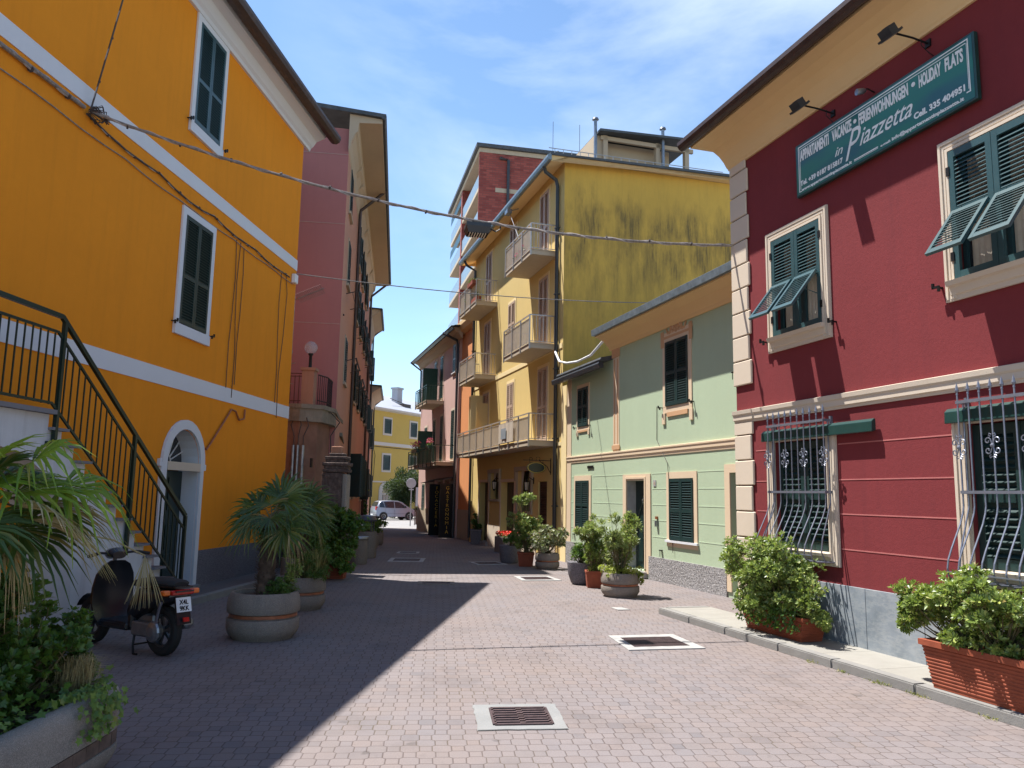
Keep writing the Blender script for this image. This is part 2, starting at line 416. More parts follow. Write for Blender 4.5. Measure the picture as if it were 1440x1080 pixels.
tag(b.build('right_kerb', M['kerb'], bevel=.012, seg=2), kind='structure')

# ------------------------------------------------------------------ wall with real openings
def wall(root, F, name, mat, s0, s1, z0, z1, holes=(), depth=.25, thick=0):
    b = MB(F)
    ss = sorted({s0, s1, *[h[0] for h in holes], *[h[1] for h in holes]}); zs = sorted({z0, z1, *[h[2] for h in holes], *[h[3] for h in holes]})
    for a, c in zip(ss, ss[1:]):
        for d, e in zip(zs, zs[1:]):
            if any(h[0] <= a and c <= h[1] and h[2] <= d and e <= h[3] for h in holes): continue
            b.poly([(a, 0, d), (c, 0, d), (c, 0, e), (a, 0, e)])
    for h in holes:
        a, c, d, e = h[:4]
        for q in (((a, 0, d), (a, -depth, d), (a, -depth, e), (a, 0, e)), ((c, 0, d), (c, 0, e), (c, -depth, e), (c, -depth, d)),
                  ((a, 0, e), (a, -depth, e), (c, -depth, e), (c, 0, e)), ((a, 0, d), (c, 0, d), (c, -depth, d), (a, -depth, d))): b.poly(q)
    if thick:
        b.poly([(s0, 0, z0), (s0, 0, z1), (s0, -thick, z1), (s0, -thick, z0)]); b.poly([(s1, 0, z0), (s1, -thick, z0), (s1, -thick, z1), (s1, 0, z1)])
        b.poly([(s0, -thick, z0), (s1, -thick, z0), (s1, -thick, z1), (s0, -thick, z1)]); b.poly([(s0, 0, z1), (s1, 0, z1), (s1, -thick, z1), (s0, -thick, z1)])
    return b.build(name, mat, root, recalc=False)

def panel(b, s0, s1, o, z0, z1, pitch=.055, rail=.055, th=.035, mid=(), ang=40, back=True, slat=None):
    """louvred shutter leaf: o is its outer face"""
    b.box(s0, s0 + rail, o - th, o, z0, z1); b.box(s1 - rail, s1, o - th, o, z0, z1)
    zz = [z0] + [m for m in mid] + [z1 - rail * 1.3]
    for k, m in enumerate(zz): b.box(s0 + rail, s1 - rail, o - th, o - .001, m, m + rail * 1.3)
    for lo, hi in zip(zz, zz[1:]):
        z = lo + rail * 1.3 + pitch * .4; w = (slat or pitch * .8)
        while z < hi - pitch * .3:
            dz = w * .5 * sin(math.radians(ang)); do = min(w * .5 * cos(math.radians(ang)), th * .55); t = .0035
            a = [(o - th / 2 - do, z + dz), (o - th / 2 + do, z - dz), (o - th / 2 + do, z - dz + 2 * t), (o - th / 2 - do, z + dz + 2 * t)]
            b.prism(a, s0 + rail, s1 - rail); z += pitch
    if back: b.box(s0 + rail * .5, s1 - rail * .5, o - th - .006, o - th - .002, z0 + .01, z1 - .01)

def hook(w, F, s, z):
    b = MB(F); b.box(s - .012, s + .012, 0, .09, z - .008, z + .008); b.box(s - .045, s + .045, .075, .092, z - .012, z + .010); b.box(s - .045, s - .025, .07, .095, z - .05, z); b.box(s + .025, s + .045, .07, .095, z, z + .045)
    b.build('shutter_hook', M['iron'], w)

def window(root, F, s0, s1, z0, z1, fr=.11, fo=.03, shut='shut', trim='cream', pitch=.055, sill=.0, hooks=True, mid=.45, label=None, single=False, bottom=True, rec=0):
    """s0..z1 is the shutter opening; trim surround round it"""
    b = MB(F)
    b.box(s0 - fr, s0, 0.002, fo, z0, z1 + fr); b.box(s1, s1 + fr, .002, fo, z0, z1 + fr); b.box(s0, s1, .002, fo, z1, z1 + fr)
    if bottom: b.box(s0 - fr, s1 + fr, .002, fo - .002, z0 - fr, z0)
    w = b.build('window', M[trim], root)
    if label: w['label'] = label
    c = (s0 + s1) / 2; rail = .05 if pitch < .07 else .06
    md = (z0 + (z1 - z0) * mid,) if mid else ()
    o = .028
    for a, e in (((s0 + .004, s1 - .004),) if single else ((s0 + .004, c - .003), (c + .003, s1 - .004))):
        b = MB(F); panel(b, a, e, o + .012, z0 + .01, z1 - .006, pitch, rail, .035, md); b.build('shutter', M[shut], w)
    if sill:
        b = MB(F); b.box(s0 - fr - .03, s1 + fr + .03, .003, sill, z0 - .045, z0 - .003); b.build('sill', M['white_paint'] if sill < .12 else M[trim], w)
    if hooks: hook(w, F, s0 - fr - .05, z0 - .0); hook(w, F, s1 + fr + .05, z0 - .0)
    return w

def frameP(p, az, side):
    """root at p (x, y), wall runs along az; out is to the street"""
    rz = PI / 2 - az if side == 1 else -PI / 2 - az
    return (lambda s, o, z: (side * s, o, z)), (p[0], p[1], 0), rz
def strip(root, F, name, mat, s0, s1, z0, z1, o=.012, part=None):
    b = MB(F); b.box(s0, s1, .001, o, z0, z1); return b.build(name, M[mat], root)
def strips(root, F, name, mat, rects, o=.012):
    b = MB(F)
    for (a, c, d, e) in rects: b.box(a, c, .001, o, d, e)
    return b.build(name, M[mat], root)
def prism(root, F, name, mat, prof, a, c, smooth=False, mitre=0):
    b = MB(F); b.prism(prof, a, c, mitre); return b.build(name, M[mat] if isinstance(mat, str) else mat, root, smooth)
def pipe(root, F, name, mat, pts, r=.05, n=8, brackets=()):
    b = MB(F); b.tube(pts, r, n)
    for z in brackets: s, o = pts[-1][0], pts[-1][1]; b.box(s - r * 1.3, s + r * 1.3, 0, o + r * 1.2, z, z + .03)
    return b.build(name, M[mat], root, True)
def text(root, F, body, s, z, size, o, mat, sx=1, shear=0, off=0, align='CENTER', name='lettering', fl=1, ext=.002, track=1, fit=None, high=None):
    """writing laid on a wall; fl=1 reads towards smaller s"""
    cu = bpy.data.curves.new('t', 'FONT'); cu.body = body; cu.size = size; cu.shear = shear; cu.offset = off; cu.align_x = align; cu.extrude = ext; cu.resolution_u = 3
    cu.space_character = track
    tmp = bpy.data.objects.new('t', cu); COL.objects.link(tmp)
    bpy.context.view_layer.update()
    me = bpy.data.meshes.new_from_object(tmp.evaluated_get(bpy.context.evaluated_depsgraph_get()))
    bpy.data.objects.remove(tmp); bpy.data.curves.remove(cu)
    xs = [v.co.x for v in me.vertices]; ys = [v.co.y for v in me.vertices]
    if fit: sx = abs(fit) / (max(xs) - min(xs))
    ky = high / (max(ys) - min(ys)) if high else 1; x0 = min(xs) if fit else 0
    for v in me.vertices:
        x, y, w = v.co; v.co = F(s - fl * (x - x0) * sx, o + w, z + y * ky)
    me.materials.clear(); me.materials.append(M[mat]); me.name = name
    ob = bpy.data.objects.new(name, me); COL.objects.link(ob); ob.parent = root; return ob

# ================================================================== ORANGE HOUSE (left)
F, loc, rz = frame(AO, -6.35, 12, 0, -1)
H = thing('orange_house', 'bright orange rendered house with white bands and green shutters beside the outdoor stairs', 'house', loc, rz)
w = wall(H, F, 'wall', M['orange'], 1.5, 16.75, 0, 9.62, [(11.73, 12.81, .1, 2.64)], .34, 7)
b = MB(F)                                        # orange corners round the arched opening
for k in range(12):
    t0, t1 = PI * k / 12, PI * (k + 1) / 12
    p0, p1 = (12.27 + .54 * cos(t0), 2.09 + .545 * sin(t0)), (12.27 + .54 * cos(t1), 2.09 + .545 * sin(t1))
    b.poly([(p0[0], .001, p0[1]), (p0[0], .001, 2.645), (p1[0], .001, 2.645), (p1[0], .001, p1[1])])
    b.poly([(p0[0], .001, p0[1]), (p1[0], .001, p1[1]), (p1[0], -.33, p1[1]), (p0[0], -.33, p0[1])])
b.build('arch_infill', M['orange'], H, recalc=False)
strips(H, F, 'white_band', 'white_paint', [(1.5, 16.752, 6.56, 6.80)], .012); strips(H, F, 'white_band', 'white_paint', [(1.5, 16.752, 3.25, 3.51)], .012)
strips(H, F, 'plinth', 'plinth_dark', [(12.94, 16.77, 0, .68)], .03)
FE = lambda s, o, z: F(s, o - (max(0, 17.0 - s) * .013 if o > .2 else 0), z)          # eaves tapered towards the camera, shaped only to shift their shadow on the paving
prism(H, FE, 'cornice', 'white_paint', [(0, 9.50), (.05, 9.50), (.07, 9.56), (.12, 9.60), (.20, 9.72), (.36, 9.79), (.40, 9.80), (.42, 9.90), (0, 9.94)], 1.5, 17.02)
prism(H, FE, 'gutter', 'gutter', [(.44, 9.90), (.45, 9.82), (.50, 9.77), (.60, 9.75), (.68, 9.79), (.71, 9.86), (.71, 9.92)], 1.4, 17.22)
prism(H, FE, 'roof', 'gutter', [(.52, 9.935), (-3.6, 11.7), (-8, 9.935), (-8, 9.82), (-3.6, 11.58), (.4, 9.91)], 1.4, 17.2)
for z0, z1, mt in ((7.62, 9.40, 'shut_blue'), (4.28, 6.06, 'shut')):
    wd = window(H, F, 11.755, 12.675, z0, z1, .115, .035, mt, 'white_paint', .045, 0, True, .42)
    b = MB(F); b.box(11.63, 12.80, .003, .05, z0 - .18, z0 - .01); b.build('sill', M['white_paint'], wd)
# arched door
b = MB(F)
for a, c in ((11.56, 11.728), (12.812, 12.93)):
    b.box(a, c, .002, .045, .1, 2.09)
n = 14
for k in range(n):
    t0, t1 = PI * k / n, PI * (k + 1) / n
    q = [(12.27 + r * cos(t), 2.09 + r * sin(t) * 1.02) for r, t in ((.542, t0), (.69, t0), (.69, t1), (.542, t1))]
    A = [b.pt((x, .045, z)) for x, z in q]; B = [b.pt((x, .002, z)) for x, z in q]
    b.face(A); b.face(B[::-1])
    for i in range(4): b.face([A[i], A[(i + 1) % 4], B[(i + 1) % 4], B[i]])
b.box(11.50, 11.56, .002, .05, 2.03, 2.14); b.box(12.93, 12.99, .002, .05, 2.0, 2.1)
door = b.build('door_surround', M['white_paint'], H)
b = MB(F); b.box(11.74, 12.80, -.06, .05, 1.98, 2.11); b.build('transom', M['cream_pale'], door)
b = MB(F); b.box(11.731, 11.739, -.335, .001, .1, 2.09); b.box(12.801, 12.809, -.335, .001, .1, 2.09)
for k in range(12):
    t0, t1 = PI * k / 12, PI * (k + 1) / 12
    b.poly([(12.27 + .534 * cos(t), y, 2.09 + .539 * sin(t)) for t, y in ((t0, .001), (t1, .001), (t1, -.33), (t0, -.33))])
b.build('door_reveal', M['white_paint'], H, recalc=False)
b = MB(F)
for a, c in ((11.742, 12.268), (12.272, 12.798)):
    b.box(a, c, -.31, -.26, .12, 1.98)
    for z in (.25, .72, 1.35): b.box(a + .09, c - .09, -.26, -.245, z, z + (.40 if z < 1 else .52))
b.build('door', M['shut_black'], H)
b = MB(F); b.box(11.735, 12.805, -.30, -.29, 2.11, 2.63); b.build('fanlight', M['glass'], H)
b = MB(F)
for k in range(1, 8):
    t = PI * k / 8; b.bar((12.27 + .12 * cos(t), -.27, 2.11 + .12 * sin(t)), (12.27 + .54 * cos(t), -.27, 2.11 + .52 * sin(t)), .018, .014)
b.tube([(12.27 + .13 * cos(PI * k / 8), -.27, 2.11 + .13 * sin(PI * k / 8)) for k in range(9)], .012, 5)
b.build('fanlight_rays', M['white_pl'], H)
b = MB(F); b.box(11.6, 12.95, -.3, .12, .08, .14); b.build('doorstep', M['stone_step'], H)
b = MB(F); b.lathe([(.0, .0), (.11, .0), (.12, .02), (.09, .05), (.0, .06)], n=16, axis='y')
vt = b.build('wall_vent', M['gutter'], H, True)
for v in vt.data.vertices: v.co = Vector(F(12.84, 0, 7.03)) + Vector((v.co.x * .7, v.co.y, v.co.z * 1.1))
pipe(H, F, 'gas_pipe', 'copper', [(12.95, .03, 2.38), (13.0, .03, 2.36), (13.22, .03, 2.55), (13.86, .03, 3.14), (14.05, .03, 3.12), (14.2, .03, 2.98), (14.42, .03, 3.02), (14.44, .03, 3.2)], .018, 6)
b = MB(F); b.box(16.45, 16.62, .005, .1, 6.22, 6.42); b.build('junction_box', M['white_pl'], H, bevel=.01)

# ---- outdoor stairs
FS = F
S = thing('outdoor_staircase', 'white plastered outdoor stair with slate treads and black green railing climbing the orange wall', 'staircase', loc, rz)
n, s_top, s_bot, zb, zt = 13, 8.1, 11.15, .1, 2.46
tr, rs = (s_bot - s_top) / n, (zt - zb) / (n + 1)
prof = [(11.15, zb)]
for k in range(n): prof += [(s_bot - tr * k, zb + rs * (k + 1)), (s_bot - tr * (k + 1), zb + rs * (k + 1))]
prof += [(s_top, zt), (4.5, zt), (4.5, 2.10), (7.3, 2.10), (7.8, 2.0), (8.25, 1.75), (8.55, 1.38), (8.72, .95), (8.78, zb)]
b = MB(F); A = [b.pt((s, .62, z)) for s, z in prof]; B = [b.pt((s, .004, z)) for s, z in prof]
for k in range(len(prof)): b.face([A[k], A[(k + 1) % len(prof)], B[(k + 1) % len(prof)], B[k]])
b.face(A); b.face(B[::-1]); b.build('stair_flight', M['stair_white'], S)
for k in range(n):
    b = MB(F); b.box(s_bot - tr * (k + 1) - .0, s_bot - tr * k + .05, .006, .68, zb + rs * (k + 1) + .001, zb + rs * (k + 1) + .032); b.build('tread', M['stone_step'], S)
b = MB(F); b.box(4.5, 8.13, .006, .69, zt + .001, zt + .05); b.build('landing', M['stone_step'], S)
b = MB(F); ro = .66
b.bar((11.2, ro, 1.31), (8.10, ro, 3.54), .042, .05); b.bar((8.10, ro, 3.54), (4.5, ro, 3.60), .042, .05)
b.build('handrail', M['rail_stair'], S)
b = MB(F)
for dz in (.20, .98):
    b.bar((11.2, ro, 1.31 - dz), (8.06, ro, 3.56 - dz), .022, .028); b.bar((8.06, ro, 3.56 - dz), (4.5, ro, 3.60 - dz), .022, .028)
s = 11.08
while s > 4.6:
    top = 1.31 + (11.2 - s) * .719 if s > 8.1 else 3.54 + (8.1 - s) * .0167
    b.box(s - .007, s + .007, ro - .007, ro + .007, top - .98, top - .20); s -= .118
b.build('balusters', M['rail_stair'], S)['kind'] = 'stuff'
for s, z0, z1 in ((11.2, .1, 1.30), (9.73, .85, 2.38), (8.16, 2.1, 3.50), (6.6, 2.3, 3.57)):
    b = MB(F); b.box(s - .022, s + .022, ro - .022, ro + .022, z0, z1); b.box(s - .09, s + .022, .62, ro, z0 + .02, z0 + .07)
    b.build('newel_post', M['rail_stair'], S)

# ================================================================== RED HOUSE (right)
F, loc, rz = frame(AR, 6.37, 8, 0, 1)
H = thing('dark_red_house', 'dark red house with cream quoins and window surrounds under the long green hotel sign', 'house', loc, rz)
UP = [(7.99, 8.98, 3.83, 5.16), (5.01, 6.01, 3.85, 5.18)]
LOW = [(8.02, 9.06, 1.08, 2.44), (4.97, 6.01, 1.08, 2.44)]
wall(H, F, 'wall', M['red'], 1.5, 9.95, 0, 6.62, UP + LOW, .22, 6)
b = MB(F); s = 9.94
while s > 1.6: b.box(max(s - .82, 1.5), s - .004, .002, .022, .06, .735); s -= .823
b.build('marble_plinth', M['marble'], H, bevel=.002)
prism(H, F, 'string_course', 'cream', [(0, 2.76), (.015, 2.76), (.02, 2.79), (.035, 2.80), (.035, 2.86), (.05, 2.88), (.055, 2.93), (0, 2.945)], 1.5, 9.505)
prism(H, F, 'string_course', 'cream', [(0, 2.76), (.02, 2.76), (.03, 2.79), (.05, 2.80), (.05, 2.86), (.065, 2.88), (.07, 2.93), (0, 2.945)], 9.507, 9.975)
ln = plain('pale_red_joint', (.42, .13, .12), .8)
for z in (2.35, 1.935, 1.54, 1.14):
    for a, c in ((1.5, 4.80), (6.18, 7.84), (9.23, 9.5)): b = MB(F); b.box(a, c, .0005, .004, z - .007, z + .007); b.build('render_joint', ln, H)
k = 0; z = .12
while z < 6.5:
    e = min(z + .352, 6.60)
    if not (z < 2.94 and e > 2.76):
        b = MB(F); b.box(9.52 if k % 2 else 9.565, 9.972, .002, .036, z + .006, e - .006); b.build('quoin', M['cream_pale'], H, bevel=.012)
    elif z < 2.76:
        b = MB(F); b.box(9.53, 9.972, .002, .036, z + .006, 2.758); b.build('quoin', M['cream_pale'], H, bevel=.006)
    z += .352; k += 1
prism(H, F, 'cove_cornice', 'soffit', [(0, 6.58), (.03, 6.58), (.035, 6.605), (.05, 6.63), (.08, 6.72), (.13, 6.83), (.20, 6.93), (.29, 7.00), (.40, 7.035), (.45, 7.04), (.45, 7.13), (.02, 7.16)], 1.5, 9.97, mitre=.9)
prism(H, F, 'gutter', 'gutter', [(.455, 7.14), (.455, 7.09), (.48, 7.05), (.53, 7.03), (.58, 7.05), (.61, 7.10), (.61, 7.16), (.59, 7.17)], 1.5, 10.5)
prism(H, F, 'roof', 'gutter', [(.58, 7.175), (-3, 8.3), (-7, 7.175), (-7, 7.10), (-3, 8.22), (.45, 7.145)], 1.5, 10.45)

def open_window(s0, s1, z0, z1, flap_deg):
    c = (s0 + s1) / 2
    b = MB(F); fr = .135
    for (a, e, lo, hi) in ((s0 - fr, s0, z0 - .19, z1 + fr), (s1, s1 + fr, z0 - .19, z1 + fr)):
        b.box(a, e, .002, .03, lo, hi)
    b.box(s0, s1, .002, .03, z1, z1 + fr); b.box(s0, s1, .002, .03, z0 - .19, z0 - .001)
    x = .03
    for q, (i, wd) in enumerate(((.012, .03), (.06, .022), (.1, .03))):           # moulding steps
        t = .03 + (.012, .006, .016)[q]
        b.box(s0 - fr + i, s0 - fr + i + wd, .0301, t, z0 - .17, z1 + fr - i); b.box(s1 + fr - i - wd, s1 + fr - i, .0301, t, z0 - .17, z1 + fr - i)
        b.box(s0 - fr + i + wd, s1 + fr - i - wd, .0301, t, z1 + fr - i - wd, z1 + fr - i)
    w = b.build('window', M['cream'], H)
    prism(w, F, 'sill', 'cream', [(.031, z0 - .14), (.05, z0 - .13), (.06, z0 - .06), (.10, z0 - .05), (.115, z0 - .004), (-.1, z0 + .012)], s0 - .06, s1 + .06)
    b = MB(F)                                                                     # casements behind
    for a, e in ((s0 + .005, c - .002), (c + .002, s1 - .005)):
        for q in ((a, a + .055, z0 + .02, z1 - .01), (e - .055, e, z0 + .02, z1 - .01), (a + .055, e - .055, z0 + .02, z0 + .09), (a + .055, e - .055, z1 - .08, z1 - .01)):
            b.box(q[0], q[1], -.12, -.075, q[2], q[3])
    b.build('casement', M['shut_blue'], w)
    b = MB(F); b.box(s0 + .05, s1 - .05, -.105, -.10, z0 + .08, z1 - .07); b.build('pane', M['glass'], w)
    b = MB(F); N = 24
    for k in range(N):
        u0, u1 = k / N, (k + 1) / N
        if .38 < u0 < .50: continue
        b.poly([(s0 + .1 + (s1 - s0 - .2) * u0, -.094 + .006 * (k % 2), z0 + .1), (s0 + .1 + (s1 - s0 - .2) * u1, -.094 + .006 * ((k + 1) % 2), z0 + .1),
                (s0 + .1 + (s1 - s0 - .2) * u1, -.094 + .006 * ((k + 1) % 2), z1 - .1), (s0 + .1 + (s1 - s0 - .2) * u0, -.094 + .006 * (k % 2), z1 - .1)])
    b.build('curtain', M['curtain'], w, recalc=False)
    zm = z0 + (z1 - z0) * .52
    for a, e in ((s0 + .004, c - .003), (c + .003, s1 - .004)):
        b = MB(F); r = .062
        b.box(a, a + r, .01, .045, z0 + .01, z1 - .005); b.box(e - r, e, .01, .045, z0 + .01, z1 - .005)
        b.box(a + r, e - r, .01, .044, z1 - .075, z1 - .005); b.box(a + r, e - r, .01, .044, zm - .035, zm + .035); b.box(a + r, e - r, .01, .044, z0 + .01, z0 + .085)
        z = zm + .05
        while z < z1 - .085:
            b.prism([(.014, z + .022), (.042, z - .008), (.042, z - .002), (.014, z + .028)], a + r, e - r); z += .042
        b.box(a + .1, a + .13, .045, .052, zm - .03, zm + .03); b.box(e - .13, e - .1, .045, .052, zm - .03, zm + .03)
        sh = b.build('shutter', M['shut_blue'], w)
        L = zm - z0 - .09; th = math.radians(flap_deg)
        b = MB(F)
        def X(p, th=th, zm=zm): q = p[1] - .047; h = zm - .02 - p[2]; return (p[0], .047 + q * cos(th) + h * sin(th), zm - .02 - h * cos(th) + q * sin(th))
        b.X = X
        panel(b, a + .035, e - .035, .085, zm - .02 - L, zm - .02, .042, .042, .032, (), 40, False)
        b.X = None
        b.bar((a + .06, .04, zm - .30), (a + .06, .047 + .30 * sin(th), zm - .02 - .30 * cos(th)), .008); b.bar((e - .06, .04, zm - .30), (e - .06, .047 + .30 * sin(th), zm - .02 - .30 * cos(th)), .008)
        b.build('shutter_flap', M['shut_blue'], w)
    for s in (s0 - .004, s1 + .004):
        b = MB(F)
        for z in (z0 + .2, z1 - .25): b.box(s - .02, s + .02, .03, .055, z, z + .09)
        b.build('hinge', M['iron'], w)
    hook(w, F, s0 - .2, z0 - .02); hook(w, F, s1 + .2, z0 - .02)
open_window(*UP[0], 38); open_window(*UP[1], 37)

def grille(w, s0, s1):
    b = MB(F); o = .125; n = 10; zt, zm, zl = 2.64, 1.79, .99
    def path(s, oo=o):
        bell = [(s, oo, zt + .08), (s, oo, 1.66), (s, oo + .012, 1.6), (s, oo + .05, 1.50), (s, oo + .17, 1.27), (s, oo + .215, 1.17), (s, oo + .23, 1.09), (s, oo + .22, 1.02), (s, oo + .16, .985), (s, oo, .98), (s, .02, .98)]
        return bell
    for k in range(n):
        s = s0 + (s1 - s0) * k / (n - 1)
        b.tube(path(s), .0085, 6)
        b.lathe([(.001, zt + .06), (.012, zt + .075), (.008, zt + .09), (.019, zt + .115), (.011, zt + .15), (.001, zt + .19)], (s, o, 0), 6)
    for s, sg in ((s0, -1), (s1, 1)):                         # side returns
        for oo in (.06,): b.tube([(s, oo, zt), (s, oo, 1.66), (s, oo + .05, 1.5), (s, oo + .13, 1.25), (s, oo + .15, 1.1), (s, oo + .1, .99)], .0085, 6)
        for z in (zt, zm): b.box(s - .006, s + .006, .0, o, z - .016, z + .016)
        b.box(s - .015, s + .015, .0, .03, zt - .05, zt + .05)
    for z in (zt, zm): b.box(s0 - .012, s1 + .012, o - .016, o + .016, z - .014, z + .014)
    b.bar((s0 - .01, o + .225, 1.06), (s1 + .01, o + .225, 1.06), .02, .012); b.bar((s0, .05, .975), (s1, .05, .975), .02, .012)
    b.build('grille', M['grille'], w)
    dx = (s1 - s0) / (n - 1)
    for k in (0, 3, 6, 9):
        b = MB(F)
        cs = s0 + dx * k
        b.lathe([(.001, -.02), (.017, -.012), (.022, 0), (.017, .012), (.001, .02)], (cs, o + .014, 2.21), 8, 'y')
        for sx in (-1, 1):
            if (k == 0 and sx < 0) or (k == 9 and sx > 0): pass
            for sz in (-1, 1):
                pts = []
                for t in range(15):
                    a = t / 14 * 2.1 * PI; r = .034 * (1 - t / 20)
                    cx, cz = cs + sx * .05, 2.21 + sz * .048
                    pts.append((cx - sx * r * cos(a), o + .012, cz + sz * (r * sin(a) - .004)))
                b.tube([(cs, o + .012, 2.21)] + pts, .0062, 5)
                b.tube([(cs + sx * .01, o + .012, 2.21 + sz * .10), (cs + sx * .03, o + .012, 2.21 + sz * .112), (cs + sx * .035, o + .012, 2.21 + sz * .09), (cs + sx * .018, o + .012, 2.21 + sz * .083)], .0055, 5)
        b.build('scrollwork', M['grille'], w, True)

for (s0, s1, z0, z1) in LOW:
    b = MB(F); fr = .16
    for q in ((s0 - fr, s0, z0 - .15, z1 + .16), (s1, s1 + fr, z0 - .15, z1 + .16), (s0, s1, z1, z1 + .16), (s0, s1, z0 - .15, z0 - .001)): b.box(q[0], q[1], .002, .03, q[2], q[3])
    for i, wd, t in ((.015, .03, .042), (.07, .02, .036), (.12, .028, .046)):
        b.box(s0 - fr + i, s0 - fr + i + wd, .0301, t, z0 - .13, z1 + .1); b.box(s1 + fr - i - wd, s1 + fr - i, .0301, t, z0 - .13, z1 + .1)
    w = b.build('window', M['cream'], H)
    prism(w, F, 'sill', 'cream', [(.031, z0 - .10), (.05, z0 - .09), (.06, z0 - .05), (.09, z0 - .04), (.10, z0 - .004), (-.16, z0 + .012)], s0 - .05, s1 + .05)
    c = (s0 + s1) / 2
    for a, e in ((s0 + .006, c - .004), (c + .004, s1 - .006)):
        b = MB(F); panel(b, a, e, -.05, z0 + .012, z1 - .012, .068, .075, .04, (z0 + .62,), 28, True, .075); b.build('shutter', M['shut'], w)
    grille(w, s0 - .085, s1 - .02)
    b = MB(F); a, e = s0 - .84, s1 + .18
    b.prism([(.032, 2.47), (.032, 2.585), (.05, 2.60), (.09, 2.565), (.095, 2.455), (.08, 2.45)], a, e)
    b.build('rolled_awning', M['awn'], w, bevel=.004)

# ---- long sign above
T = thing('hotel_sign', 'long dark green sign with white lettering high on the dark red wall', 'sign', (loc[0], loc[1], 0), rz)
b = MB(F); b.box(5.59, 8.35, .02, .075, 5.545, 6.245); b.build('board', M['awn'], T, bevel=.006)
gm = NT('sign_face_green'); gv = gm.coord(); gm.color(gm.mix(gm.ramp(gm.noise(gm.coord(scale=(.8, 1, 2.5)), 1.1, 2), [(.42, 0.), (.6, 1.)]), (.012, .155, .110), (.012, .100, .115))); gm.set(Roughness=.3)
b = MB(F); b.box(5.615, 8.325, .0755, .078, 5.57, 6.22); b.build('face', gm.m, T)
b = MB(F)
L, Rr_, lo, hi = 8.285, 5.655, 5.60, 6.19
for (a, c, d, e) in ((Rr_, L, hi, hi + .012), (Rr_, Rr_ + .012, lo + .06, hi), (L - .012, L, lo, hi), (L - .05, L, lo - .004, lo + .006), (Rr_, Rr_ + .05, lo + .05, lo + .062),
                     (Rr_ + .03, L - .03, hi - .030, hi - .022), (Rr_ + .018, Rr_ + .023, lo + .085, hi - .03), (L - .035, L - .028, lo + .03, hi - .03),
                     (6.90, 7.28, 5.612, 5.624), (6.90, 7.28, 5.600, 5.605)): b.box(a, c, .0785, .081, d, e)
b.build('border', M['sign_letter'], T)
o = .079
for body, a, c in (('APPARTAMENTI', 8.25, 7.70), ('VACANZE', 7.64, 7.30), ('FERIENWOHNUNGEN', 7.18, 6.43), ('HOLIDAY', 6.28, 5.99), ('FLATS', 5.94, 5.72)):
    text(T, F, body, a, 6.005, .15, o, 'sign_letter', 1, 0, .0055, 'LEFT', 'lettering', fit=a - c, high=.145)
for s in (7.24, 6.355):
    b = MB(F); b.lathe([(.001, o), (.026, o), (.026, o + .003), (.001, o + .003)], (s, 0, 6.08), 14, 'y'); b.build('dot', M['sign_letter'], T)
text(T, F, 'in', 7.60, 5.79, .16, o, 'sign_letter', 1, .4, .0, 'LEFT', 'lettering', fit=.14)
text(T, F, 'P', 7.42, 5.655, .4, o, 'sign_letter', 1, .5, -.002, 'LEFT', 'lettering', fit=.27, high=.35)
text(T, F, 'iazzetta', 7.18, 5.752, .2, o, 'sign_letter', 1, .5, .0005, 'LEFT', 'lettering', fit=.80, high=.19)
text(T, F, 'Tel. +39 0187 815817', 8.26, 5.675, .078, o, 'sign_letter', 1, 0, .003, 'LEFT', 'lettering', fit=.79, high=.068)
text(T, F, 'Cell. 335 404951', 6.37, 5.69, .085, o, 'sign_letter', 1, 0, .003, 'LEFT', 'lettering', fit=.65, high=.072)
text(T, F, 'www.appartamentinpiazzetta.it', 8.24, 5.598, .066, o, 'sign_letter', 1, 0, .0018, 'LEFT', 'lettering', fit=.92, high=.05)
text(T, F, 'e-mail:', 6.86, 5.598, .045, o, 'sign_letter', 1, 0, .0012, 'LEFT', 'lettering', fit=.15, high=.03)
text(T, F, 'info@appartamentinpiazzetta.it', 6.69, 5.598, .066, o, 'sign_letter', 1, 0, .0018, 'LEFT', 'lettering', fit=.95, high=.055)

def floodlight(s, z, label):
    L = thing('floodlight', label, 'lamp', loc, rz, 'floodlights over the green sign')
    b = MB(F); b.tube([(s, .0, z), (s + .01, .2, z + .035), (s + .02, .42, z + .05)], .011, 6); b.box(s - .035, s + .035, .001, .02, z - .04, z + .04)
    b.tube([(s - .02, .12, z + .02), (s - .03, .13, z - .06), (s - .06, .06, z - .15), (s - .06, .01, z - .17)], .005, 5); b.build('arm', M['iron'], L)
    b = MB(F); cs = s + .02
    b.X = lambda p: (cs + p[0], .50 + p[1] * .80 + p[2] * .60, z + .045 - p[1] * .60 + p[2] * .80)
    b.box(-.075, .075, -.055, .055, -.03, .05); b.box(-.1, .1, -.085, .085, -.055, -.03); b.box(-.03, .03, -.03, .03, .03, .055)
    for k in range(5): b.box(-.07 + k * .033, -.064 + k * .033, -.05, .05, .03, .045)
    b.build('lamp_head', M['pipe_grey'], L)
    b = MB(F); b.X = lambda p: (cs + p[0], .50 + p[1] * .80 + p[2] * .60, z + .045 - p[1] * .60 + p[2] * .80)
    b.box(-.085, .085, -.07, .07, -.061, -.056); b.build('lens', M['alu'], L)
floodlight(7.69, 6.40, 'black floodlight on an arm above the far end of the green sign')
floodlight(6.20, 6.47, 'black floodlight on an arm above the near end of the green sign')
L = thing('spot_lamp', 'small round grey spot lamp above the middle of the green sign', 'lamp', loc, rz)
b = MB(F); b.tube([(7.0, 0, 6.33), (7.0, .1, 6.36), (7.02, .13, 6.33)], .009, 6); b.build('arm', M['iron'], L)
